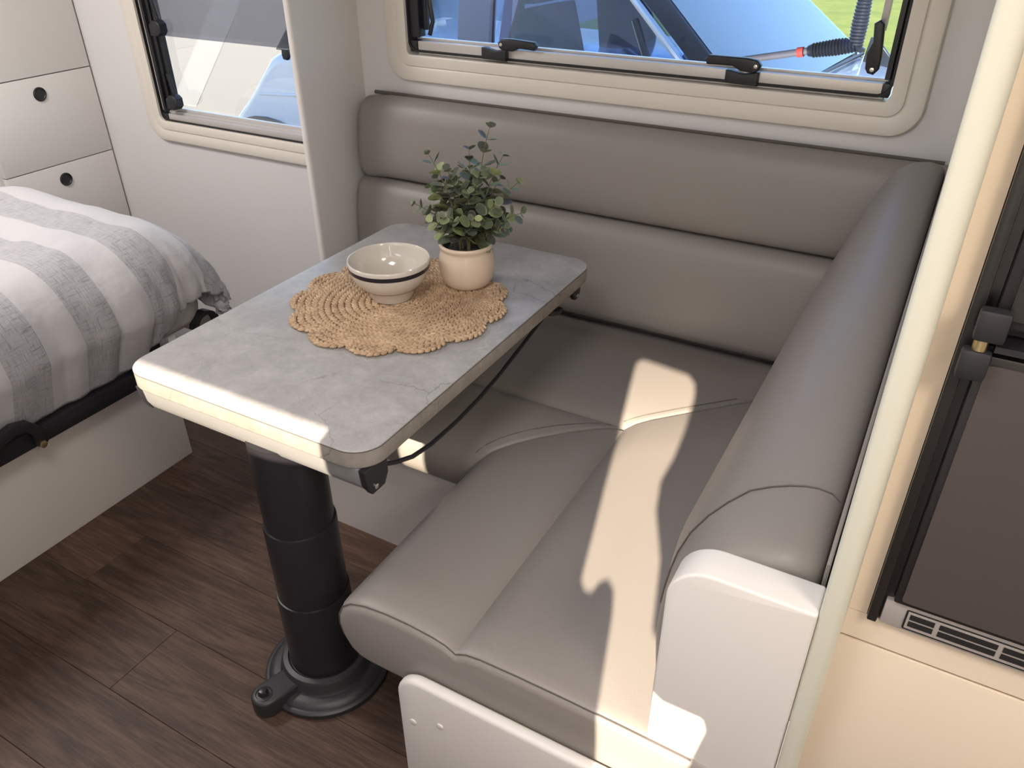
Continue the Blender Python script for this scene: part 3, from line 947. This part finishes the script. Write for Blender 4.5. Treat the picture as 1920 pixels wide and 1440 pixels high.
PX, PY = -0.872, 1.345
plant = thing('potted_plant', 'small bushy eucalyptus plant in a cream ceramic pot', 'plant', (PX, PY, MZ))
po = [(0.040, 0.0), (0.047, 0.002), (0.053, 0.009), (0.0585, 0.022), (0.0615, 0.040), (0.0612, 0.058), (0.0585, 0.072), (0.0560, 0.080), (0.0562, 0.085), (0.0590, 0.089), (0.0595, 0.093), (0.0580, 0.0965), (0.0560, 0.0972), (0.0530, 0.0955), (0.0520, 0.090), (0.0520, 0.070)]
part('pot', G().lathe(po, (PX, PY, MZ), 56), 'pot_cream', plant, smooth=70)
g = G()
secs = []
for k in range(7):
    r_ = 0.0525 * (1 - k / 6) + 0.0005
    secs.append([(PX + r_ * math.cos(a), PY + r_ * math.sin(a), MZ + 0.084 + 0.004 * noise.noise(Vector((r_ * 90 * math.cos(a), r_ * 90 * math.sin(a), 3)))) for a in [2 * PI * j / 24 for j in range(24)]])
part('soil', g.loft(secs), 'soil', plant)
rh, dh = Vector((0.872, 0.489, 0)), Vector((-0.489, 0.872, 0))
# tips: sideways, depth, height above the mat
TIPS = [(0.056, 0.01, 0.335), (-0.070, 0.0, 0.285), (0.082, 0.02, 0.275), (-0.104, -0.01, 0.185), (0.112, 0.0, 0.225), (0.118, -0.03, 0.170), (0.012, 0.03, 0.285), (-0.030, -0.02, 0.255), (0.036, -0.03, 0.260),
        (-0.058, 0.03, 0.225), (0.066, -0.05, 0.195), (-0.035, -0.055, 0.175), (0.022, -0.06, 0.170), (-0.075, 0.05, 0.200), (0.075, 0.06, 0.215), (0.0, 0.06, 0.235), (-0.065, -0.045, 0.160), (0.010, -0.035, 0.215), (0.085, -0.045, 0.145), (-0.02, 0.02, 0.240)]
# leaf blade in its own space: stalk at the origin, blade along +y, unit length
lv, lf = [(0, 0, 0)], []
outl = [(0.10, 0.06), (0.30, 0.22), (0.41, 0.45), (0.40, 0.68), (0.28, 0.88), (0.0, 1.0), (-0.28, 0.88), (-0.40, 0.68), (-0.41, 0.45), (-0.30, 0.22), (-0.10, 0.06)]
lv = [(x, y, 0.10 * abs(x) / 0.4 + 0.10 * (y - 0.5) ** 2) for x, y in outl] + [(0, 0.25, 0.02), (0, 0.55, -0.02), (0, 0.8, 0.01)]
lf = [(0, 1, 11), (1, 2, 12, 11), (2, 3, 12), (3, 4, 13, 12), (4, 5, 13), (5, 6, 13), (6, 7, 12, 13), (7, 8, 12), (8, 9, 11, 12), (9, 10, 11), (10, 0, 11)]
leaf_me = bpy.data.meshes.new('leaf')
leaf_me.from_pydata(lv, [], lf)
for p in leaf_me.polygons:
    p.use_smooth = True
leaf_me.materials.append(M['leaf'])
RL = random.Random(3)
nleaf = 0
org = Vector((PX, PY, MZ))
for k, (sx_, dd, hh) in enumerate(TIPS):
    a0 = RL.uniform(0, 2 * PI)
    p0 = Vector((0.018 * math.cos(a0), 0.018 * math.sin(a0), 0.083)) + rh * sx_ * 0.25
    p3 = rh * sx_ + dh * dd + Vector((0, 0, hh))
    p1 = p0 + Vector((0, 0, (hh - 0.08) * 0.45))
    p2 = p3 - (rh * sx_ + dh * dd) * 0.35 - Vector((0, 0, (hh - 0.08) * 0.22))
    bez = lambda t: p0 * (1 - t) ** 3 + p1 * 3 * t * (1 - t) ** 2 + p2 * 3 * t * t * (1 - t) + p3 * t ** 3
    pts = [bez(i / 10) for i in range(11)]
    st_ = part('stem', G().tube([org + q_ for q_ in pts], [0.0017 - 0.0010 * i / 10 for i in range(11)], 6), 'stem_green', plant)
    npair = 7
    for j in range(npair):
        t = 0.20 + 0.78 * j / (npair - 1)
        c_ = bez(t)
        tg = (bez(min(1, t + 0.02)) - bez(t - 0.02)).normalized()
        side = tg.cross(Vector((0, 0, 1)))
        if side.length < 0.1:
            side = Vector((1, 0, 0))
        side.normalize()
        side = Matrix.Rotation(RL.uniform(-0.5, 0.5) + (PI / 2 if j % 2 else 0), 3, tg) @ side
        size = (0.045 - 0.027 * max(0, (t - 0.35) / 0.65)) * RL.uniform(0.85, 1.15)
        for sgn in (-1, 1):
            if nleaf >= 296:
                continue
            yv = (side * sgn + tg * RL.uniform(0.25, 0.8)).normalized()
            xv = yv.cross(tg).normalized()
            zv = xv.cross(yv)
            mt = Matrix((xv * size, yv * size, zv * size)).transposed().to_4x4()
            mt.translation = c_
            lo = bpy.data.objects.new('leaf', leaf_me)
            COL.objects.link(lo)
            lo.parent = st_
            lo.matrix_local = mt
            nleaf += 1

# ================================================================== BED
bed = thing('bed', 'white bed base with black steel lift frame at the left', 'bed', (-1.82, 0.6, 0))
part('base_panel', G().box(-1.84, -1.82, -0.30, 1.218, 0.0, 0.315), 'bed_white', bed, bevel=0.003)
part('base_side', G().box(-2.80, -1.84, 1.198, 1.218, 0.0, 0.315), 'bed_white', bed)
g = G().box(-1.788, -1.752, -0.30, 1.150, 0.334, 0.380)
bar = part('frame_bar', g, 'black_metal', bed, bevel=0.004)
part('frame_bar', G().box(-2.60, -1.783, 1.152, 1.185, 0.385, 0.425), 'black_metal', bed, bevel=0.004)
g = G()
hoop = [(-1.742, 0.782, 0.345), (-1.738, 0.780, 0.385), (-1.735, 0.760, 0.410), (-1.732, 0.730, 0.420), (-1.732, 0.690, 0.412), (-1.735, 0.64, 0.38), (-1.738, 0.62, 0.345)]
secs = []
for i, p in enumerate(hoop):
    p = Vector(p)
    t = (Vector(hoop[min(i + 1, 6)]) - Vector(hoop[max(i - 1, 0)])).normalized()
    n_ = Vector((1, 0, 0)).cross(t).normalized()
    secs.append([p + n_ * a + Vector((b, 0, 0)) for a, b in ((-0.013, -0.012), (0.013, -0.012), (0.013, 0.012), (-0.013, 0.012))])
hp = part('mattress_hoop', g.loft(secs), 'black_plastic', bed, bevel=0.003)
part('bolt', G().lathe([(0.009, 0), (0.009, 0.004), (0.004, 0.006)], (-1.730, 0.780, 0.348), 16, 'x'), 'brass', hp)
g = G()
arcp = [(-1.775 + 0.0 * k, 1.335 + 0.040 * math.cos(a), 0.395 + 0.045 * math.sin(a)) for k, a in enumerate([PI * 0.95 - PI * 1.1 * j / 10 for j in range(11)])]
secs = []
for i, p in enumerate(arcp):
    p = Vector(p)
    t = (Vector(arcp[min(i + 1, 10)]) - Vector(arcp[max(i - 1, 0)])).normalized()
    n_ = Vector((1, 0, 0)).cross(t).normalized()
    secs.append([p + n_ * a + Vector((b, 0, 0)) for a, b in ((-0.006, -0.014), (0.006, -0.014), (0.006, 0.014), (-0.006, 0.014))])
part('mattress_hoop', g.loft(secs), 'black_plastic', bed)
part('base_side', G().box(-2.80, -1.86, 1.218, 1.36, 0.33, 0.345), 'bed_white', bed)
mt_ = part('mattress', G().prism(rrect(-2.80, -1.772, -0.30, 1.372, 0.09, 8), 'xy', 0.40, 0.60, 0.055, 4), 'mattress', bed, smooth=60)
part('care_tag', G().box(-1.773, -1.7715, 1.205, 1.228, 0.37, 0.42), 'tag_white', mt_)

# duvet: a draped sheet, rounded over the foot and the far side
g = G()
YS0, NS, NT = -0.32, 110, 130
verts, uvs = [], []
RF, RS = 0.16, 0.13
XF, YS, ZT = -1.89, 1.245, 0.695
lenx0 = XF - (-2.83)
Ls = lenx0 + RF * PI / 2 + 0.155
Lt = (YS - YS0) + RS * PI / 2 + 0.10


def fold(v_):
    return noise.noise(v_)


for i in range(NS + 1):
    for j in range(NT + 1):
        t = Lt * j / NT
        yl = YS0 + t
        rise = min(1.0, max(0.0, (yl - 1.04) / 0.30))
        s = lenx0 * min(1.0, i / (NS * 0.62)) + (Ls - lenx0 - 0.165 * rise * rise * (3 - 2 * rise)) * max(0.0, (i / NS - 0.62) / 0.38)
        gather = max(0.0, 1 - abs(yl - 1.22) / 0.17)
        # foot direction
        if s < lenx0:
            x, dz1, nx = -2.83 + s, 0.0, 0.0
        elif s < lenx0 + RF * PI / 2:
            a = (s - lenx0) / RF
            x, dz1, nx = XF + RF * math.sin(a), RF * (1 - math.cos(a)), math.sin(a)
        else:
            e = s - lenx0 - RF * PI / 2
            x, dz1, nx = XF + RF - 0.42 * e, RF + e * 0.93, 1.0
        if t < YS - YS0:
            y, dz2, ny = yl, 0.0, 0.0
        elif t < YS - YS0 + RS * PI / 2:
            a = (t - (YS - YS0)) / RS
            y, dz2, ny = YS + RS * math.sin(a), RS * (1 - math.cos(a)), math.sin(a)
        else:
            e = t - (YS - YS0) - RS * PI / 2
            y, dz2, ny = YS + RS - 0.15 * e, RS + e * 0.95, 1.0
        # at the corner the two drops share, so the cloth bunches instead of reaching the floor
        k_ = min(1.0, dz1 / 0.30) * min(1.0, dz2 / 0.2)
        z = ZT - dz1 * (1 - 0.25 * k_) - dz2 * (1 - 0.75 * k_)
        # a loft quilted between stitched lines, and creases
        quilt = 0.5 - 0.5 * math.cos((yl - 0.805) / 0.19 * 2 * PI)
        puff = 0.012 * fold(Vector((x * 4, yl * 4, 1))) + 0.010 * fold(Vector((x * 9, yl * 9, 5)))
        hang = min(1.0, max(dz1, dz2) / 0.15)
        crease = 0.012 * hang * fold(Vector((yl * 16 if dz1 > dz2 else s * 16, 0.8 * (s + t), 2))) + 0.007 * hang * fold(Vector((yl * 34, s * 5, 9)))
        bunch = 0.020 * k_ * math.sin((s - t) * 95)
        fold_g = 0.010 * gather * hang * math.sin(yl * 150 + 2.5 * math.sin(s * 9)) + 0.006 * gather * hang * math.sin(yl * 71 + s * 20)
        d_ = puff + crease + bunch + fold_g
        nn = Vector((nx, ny, max(0.0, 1 - max(nx, ny)))).normalized()
        verts.append((x + nn.x * d_ + 0.02 * k_, y + nn.y * d_ + 0.02 * k_, z + nn.z * d_))
        uvs.append((s, yl))
faces = []
for i in range(NS):
    for j in range(NT):
        a = i * (NT + 1) + j
        faces.append((a, a + 1, a + NT + 2, a + NT + 1))
me = bpy.data.meshes.new('duvet')
me.from_pydata(verts, [], faces)
uvl = me.uv_layers.new(name='cloth')
for lp in me.loops:
    uvl.data[lp.index].uv = uvs[lp.vertex_index]
for p in me.polygons:
    p.use_smooth = True
me.materials.append(M['duvet'])
duvet = bpy.data.objects.new('duvet', me)
COL.objects.link(duvet)
so = duvet.modifiers.new('thickness', 'SOLIDIFY')
so.thickness = 0.022
so.offset = -1
tag(duvet, 'white duvet with grey linen stripes spread over the bed', 'duvet')

# ================================================================== DRAWERS
dr = thing('drawer_cabinet', 'tall white cabinet with round black finger pulls beside the bed', 'cabinet', (-3.1, 1.7, 0))
part('cabinet_body', G().box(-3.34, -2.862, 1.478, YB - 0.004, 0.0, CEIL - 0.004), 'panel_white', dr)
for z0, z1, kz in ((0.925, CEIL - 0.01, None), (0.6235, 0.9215, 0.866), (0.322, 0.620, 0.566), (0.02, 0.3185, 0.26)):
    d_ = part('drawer_front' if kz else 'door', G().box(-2.861, -2.840, 1.488, 1.9125, z0, z1), 'panel_white', dr, bevel=0.0012)
    if kz:
        part('finger_pull', G().lathe([(0.0235, 0.0), (0.0235, 0.003), (0.021, 0.0045), (0.019, 0.0035), (0.017, 0.001), (0.002, 0.0008)], (-2.840, 1.697, kz), 28, 'x'), 'black_plastic', d_)
part('plinth', G().box(-2.861, -2.850, 1.488, 1.9125, 0.0, 0.018), 'panel_white', dr)

# ================================================================== FRIDGE
YC = 0.742
cab = thing('fridge_cabinet', 'cream cabinet surround and panel below the fridge', 'cabinet', (0.4, YC, 0))
part('lower_panel', G().box(0.0225, 0.70, YC, YC + 0.018, 0.03, 0.7180), 'cabinet_cream', cab, bevel=0.0015)
part('surround_bottom', G().box(0.0225, 0.70, YC, YC + 0.018, 0.7225, 0.764), 'cabinet_cream', cab)
part('surround_side', G().box(0.0225, 0.0425, YC, YC + 0.018, 0.7645, 1.80), 'cabinet_cream', cab)
part('cabinet_body', G().box(0.030, 0.70, YC + 0.020, YB - 0.01, 0.0, 0.7640), 'cabinet_cream', cab)
fr_ = thing('fridge', 'dark two-door built-in fridge with bottom air vent', 'fridge', (0.4, YC, 0.766))
part('fridge_body', G().box(0.0435, 0.66, YC + 0.019, YB - 0.3, 0.766, 1.80), 'fridge_frame', fr_)
g = G().box(0.0432, 0.0535, YC - 0.010, YC + 0.018, 0.7655, 1.80)
sf = part('side_frame', g, 'fridge_frame', fr_, bevel=0.002)
part('side_groove', G().box(0.0540, 0.0620, YC - 0.002, YC + 0.018, 0.769, 1.80), 'fridge_frame', fr_)
bf = part('bottom_frame', G().box(0.0560, 0.66, YC - 0.008, YC + 0.018, 0.7665, 0.803), 'fridge_trim', fr_, bevel=0.002)
vg = part('vent_grille', G().prism(rrect(0.0785, 0.60, 0.7705, 0.7985, 0.002, 2), 'xz', YC - 0.0092, YC - 0.0082), 'vent_dark', bf)
vn = part('vent_surround', G().box(0.0805, 0.60, YC - 0.0104, YC - 0.0095, 0.7735, 0.7975), 'fridge_trim', bf)
for xa, xb in ((0.083, 0.1075), (0.1125, 0.168), (0.173, 0.235), (0.240, 0.300), (0.305, 0.365)):
    for za in (0.7780, 0.7878):
        part('vent_slot', G().box(xa, xb, YC - 0.0112, YC - 0.0106, za, za + 0.0072), 'vent_dark', bf)
ld = part('lower_door', G().box(0.0625, 0.655, YC - 0.013, YC + 0.010, 0.806, 1.118), 'fridge_frame', fr_, bevel=0.003)
part('door_panel', G().prism(rrect(0.070, 0.645, 0.813, 1.110, 0.003, 2), 'xz', YC - 0.0155, YC - 0.0132), 'fridge_door', ld)
ud = part('upper_door', G().box(0.0625, 0.655, YC - 0.013, YC + 0.010, 1.145, 1.80), 'fridge_frame', fr_, bevel=0.003)
part('door_panel', G().prism(rrect(0.072, 0.645, 1.155, 1.79, 0.003, 2), 'xz', YC - 0.0155, YC - 0.0132), 'fridge_frame', ud)
hg = part('hinge', G().box(0.050, 0.075, YC - 0.030, YC - 0.0158, 1.1365, 1.166), 'black_plastic', fr_, bevel=0.004)
part('hinge', G().box(0.046, 0.070, YC - 0.030, YC - 0.0158, 1.098, 1.127), 'black_plastic', fr_, bevel=0.004)
part('hinge_pin', G().lathe([(0.006, 1.127), (0.006, 1.137)], (0.0585, YC - 0.0225, 0), 16), 'brass', hg)
part('hinge_plate', G().box(0.070, 0.16, YC - 0.024, YC + 0.005, 1.127, 1.133), 'black_metal', hg)

# ================================================================== OUTSIDE
GZ = -0.65
struct('ground', G().box(-45, 45, -12, 70, GZ - 0.2, GZ), 'concrete', 'pale sunlit concrete yard outside the bed window', 'ground', smooth=0)
struct('lawn', G().box(-6.5, 40, 8.8, 69, GZ, GZ + 0.03), 'grass', 'sunlit yellow-green lawn beyond the parked car', 'lawn', smooth=0)
tag(link_mesh('pale_line', G().prism([(-8.15, 6.4), (-7.75, 6.4), (-15.3, 14.6), (-16.2, 14.6)], 'xy', GZ, GZ + 0.004), 'line_pale'), 'pale diagonal line across the concrete yard', 'ground line')  # thin paler strip laid across the concrete

suv = thing('parked_car', 'pale blue four-wheel-drive car parked outside the large window', 'car', (-0.82, 3.30, GZ), rotz=math.radians(-5.5), local=True)
WD = 1.70
body = [(1.32, 0.55), (1.36, 0.80), (1.30, 1.08), (1.20, 1.17), (0.7, 1.24), (0.10, 1.32), (-0.3, 1.335), (-1.2, 1.335), (-2.70, 1.33), (-2.82, 1.29), (-2.93, 1.19), (-3.08, 1.04), (-3.24, 0.90), (-3.50, 0.82), (-3.60, 0.66), (-3.52, 0.42), (-2.2, 0.40), (-0.2, 0.40), (1.2, 0.42)]
part('body_shell', G().prism(body, 'xz', 0.0, WD, 0.06, 3), 'car_paint', suv, smooth=50)
part('body_crease', G().tube([(-2.95, 0.004, 1.07), (-2.4, 0.0, 1.12), (-1.2, 0.0, 1.10), (0.9, 0.002, 1.06)], 0.010, 8), 'car_paint', suv)
part('bonnet_line', G().tube([(0.12, 0.16, 1.322), (0.7, 0.14, 1.246), (1.18, 0.18, 1.178)], 0.006, 6), 'car_dark', suv)
part('bonnet_line', G().tube([(0.12, 1.64, 1.322), (0.7, 1.66, 1.246), (1.18, 1.62, 1.178)], 0.006, 6), 'car_dark', suv)
for wx in (-2.92, 0.62):
    for wy, o_ in ((-0.012, 1), (WD - 0.22, -1)):
        part('wheel', G().lathe([(0.10, 0.0), (0.26, 0.012), (0.30, -0.012), (0.41, -0.010), (0.43, 0.03), (0.43, 0.20), (0.3, 0.23)], (wx, wy + (0 if o_ > 0 else 0.02), 0.43), 40, 'y'), 'tyre', suv)
    arch_o = [(wx + 0.60 * math.cos(a), 0.44 + 0.50 * math.sin(a)) for a in [PI * k / 16 for k in range(17)]]
    arch_i = [(wx + 0.50 * math.cos(a), 0.44 + 0.44 * math.sin(a)) for a in [PI * (16 - k) / 16 for k in range(17)]]
    part('wheel_arch', G().prism(arch_o + arch_i, 'xz', -0.030, 0.10), 'car_dark', suv)
# glasshouse
ab, at_ = Vector((0.02, 0.05, 1.325)), Vector((-0.66, 0.21, 1.87))
bb, bt = Vector((-1.36, 0.05, 1.325)), Vector((-1.42, 0.20, 1.90))
cb, ct = Vector((-2.22, 0.05, 1.325)), Vector((-2.10, 0.20, 1.87))
db, dt = Vector((-2.74, 0.07, 1.325)), Vector((-2.38, 0.22, 1.83))


def far(v_):
    return Vector((v_.x, WD - v_.y, v_.z))


def beam(a, b, w, h, name, m, parent, **k):
    """bar from a to b, w across the car, h along it"""
    g_ = G()
    secs_ = []
    for p in (a, b):
        secs_.append([p + Vector((sx * h, sy * w, 0)) for sx, sy in ((-1, -1), (1, -1), (1, 1), (-1, 1))])
    return part(name, g_.loft(secs_), m, parent, bevel=0.008, **k)


for f_ in (lambda v_: v_, far):
    A_ = beam(f_(ab), f_(at_), 0.030, 0.060, 'windscreen_pillar', 'car_paint' if f_ is far else 'car_dark', suv)
    beam(f_(bb), f_(bt), 0.028, 0.095, 'door_pillar', 'car_trim', suv)
    beam(f_(cb), f_(ct), 0.028, 0.055, 'door_pillar', 'car_dark', suv)
    beam(f_(db), f_(dt), 0.030, 0.060, 'rear_pillar', 'car_dark', suv)
    k_ = -0.006 if f_ is not far else 0.006
    off_ = Vector((0, k_, 0))

    def pane(a, b, c_, d_, name):
        q_ = [f_(a) + off_, f_(b) + off_, f_(c_) + off_, f_(d_) + off_]
        e_ = [p - off_ * 0.8 for p in q_]
        part(name, G().loft([q_, e_]), 'car_glass', suv, smooth=0)
    pane(ab + Vector((-0.06, 0, 0)), bb, bt, at_, 'side_glass')
    pane(bb, cb, ct, bt, 'side_glass')
    pane(cb, db, dt, ct, 'side_glass')
part('pillar_trim', G().tube([ab + Vector((-0.10, -0.034, 0.0)), at_ + Vector((-0.10, -0.034, 0))], 0.016, 8), 'car_chrome', suv)
part('quarter_bar', G().tube([Vector((-0.36, 0.045, 1.325)), Vector((-0.55, 0.13, 1.63))], 0.016, 8), 'car_dark', suv)
ws = [ab, far(ab), far(at_), at_]
part('windscreen', G().loft([[p + Vector((0.030, 0, 0.028)) for p in ws], [p + Vector((0.024, 0, 0.023)) for p in ws]]), 'windscreen', suv, smooth=0)
rw = [db, far(db), far(dt), dt]
part('rear_glass', G().loft([[p + Vector((-0.03, 0, 0.01)) for p in rw], [p + Vector((-0.025, 0, 0.008)) for p in rw]]), 'car_glass', suv, smooth=0)
roof = [(at_.x + 0.06, 0.20), (bt.x, 0.19), (dt.x - 0.04, 0.22), (dt.x - 0.04, WD - 0.22), (bt.x, WD - 0.19), (at_.x + 0.06, WD - 0.20)]
part('roof', G().prism(roof, 'xy', 1.86, 1.93, 0.03), 'car_paint', suv)
part('dashboard', G().prism([(-0.34, 1.18), (-0.34, 1.33), (-0.25, 1.365), (0.0, 1.352), (0.04, 1.34), (0.04, 1.18)], 'xz', 0.12, WD - 0.12, 0.02), 'car_dark', suv)
dsh = part('instrument_pod', G().lathe([(0.14, -0.34), (0.14, -0.22), (0.05, -0.20)], (0, 0.48, 1.34), 24, 'x'), 'car_dark', suv)
sw = [(-0.42 + 0.07 * math.sin(a), 0.48 + 0.19 * math.cos(a), 1.37 + 0.18 * math.sin(a)) for a in [2 * PI * k / 28 for k in range(28)]]
part('steering_wheel', G().tube(sw, 0.017, 8, ring=True), 'car_light', suv)
part('mirror', G().prism(rrect(0.76, 1.02, 1.66, 1.73, 0.02, 4), 'yz', -0.52, -0.48, 0.01), 'car_light', suv)
for yy in (0.48, 1.32):
    st_ = part('car_seat', G().prism([(-1.22, 1.0), (-1.30, 1.60), (-1.18, 1.62), (-1.02, 1.05), (-0.62, 1.08), (-0.60, 0.95), (-1.1, 0.90)], 'xz', yy - 0.24, yy + 0.24, 0.05), 'car_seat', suv)
    part('headrest', G().prism([(-1.31, 1.62), (-1.33, 1.80), (-1.24, 1.80), (-1.21, 1.63)], 'xz', yy - 0.13, yy + 0.13, 0.03), 'car_seat', st_)
part('red_strip', G().loft([[(-1.25, 0.062, 1.34), (-1.20, 0.062, 1.34), (-1.20, 0.078, 1.34), (-1.25, 0.078, 1.34)], [(-1.25, 0.205, 1.84), (-1.15, 0.205, 1.84), (-1.15, 0.22, 1.84), (-1.25, 0.22, 1.84)]]), 'red_matte', suv, 'red strip inside the door glass')  # plain red strip just behind the glass
part('door_mirror', G().prism([(-0.52, 1.36), (-0.50, 1.44), (-0.42, 1.475), (-0.30, 1.46), (-0.24, 1.40), (-0.26, 1.36)], 'xz', -0.20, -0.02, 0.03), 'car_paint', suv)
part('wiper', G().tube([(0.10, 1.50, 1.36), (0.085, 0.9, 1.365), (0.085, 0.35, 1.362)], 0.010, 6), 'car_dark', suv)
wb = part('cowl_bracket', G().prism([(0.10, 1.30), (0.30, 1.29), (0.16, 1.43), (0.12, 1.44)], 'xz', 1.52, 1.55, 0.006), 'car_dark', suv)
an = part('antenna', G().tube([(0.02, 1.66, 1.30), (0.02, 1.66, 2.30)], 0.020, 10), 'car_trim', suv)
prof_a = [(0.050, 1.30), (0.055, 1.36)]
for k in range(14):
    z = 1.37 + k * 0.017
    rr2 = 0.040 - 0.0008 * abs(k - 6)
    prof_a += [(rr2, z), (rr2 + 0.006, z + 0.008), (rr2, z + 0.016)]
part('antenna_spring', G().lathe(prof_a + [(0.028, 1.63)], (0.02, 1.66, 0), 16), 'car_dark', an)
part('antenna_band', G().lathe([(0.027, 1.655), (0.027, 1.69)], (0.02, 1.66, 0), 16), 'red_matte', an, 'red band')


# ================================================================== ADDED FILL LIGHTS
def fill_light(x, y, power, label, col=(1.0, 0.95, 0.88), size=0.42):  # unseen area light in a housing, added to brighten the interior
    r = thing('fill_light', label, 'light', (x, y, CEIL), 'added fill lights')
    part('housing', G().prism(rrect(x - size / 2 - 0.02, x + size / 2 + 0.02, y - size / 2 - 0.02, y + size / 2 + 0.02, 0.03, 4), 'xy', CEIL - 0.022, CEIL - 0.0005, 0.006), 'fill_white', r)
    ld_ = bpy.data.lights.new('fill_light_glow', 'AREA')
    ld_.shape = 'SQUARE'
    ld_.size = size
    ld_.energy = power
    ld_.color = col
    lo_ = bpy.data.objects.new('fill_light_glow', ld_)
    COL.objects.link(lo_)
    lo_.parent = r
    lo_.location = (0, 0, -0.026)


fill_light(-2.35, 0.75, 23, 'added square fill light at the ceiling above the middle of the bed', (1.0, 0.95, 0.92))
fill_light(-0.45, 0.15, 11, 'added square fill light at the ceiling above the bench end', (1.0, 0.95, 0.92))
fill_light(0.75, 0.05, 15, 'added warm fill light at the ceiling in front of the fridge', (1.0, 0.88, 0.74))
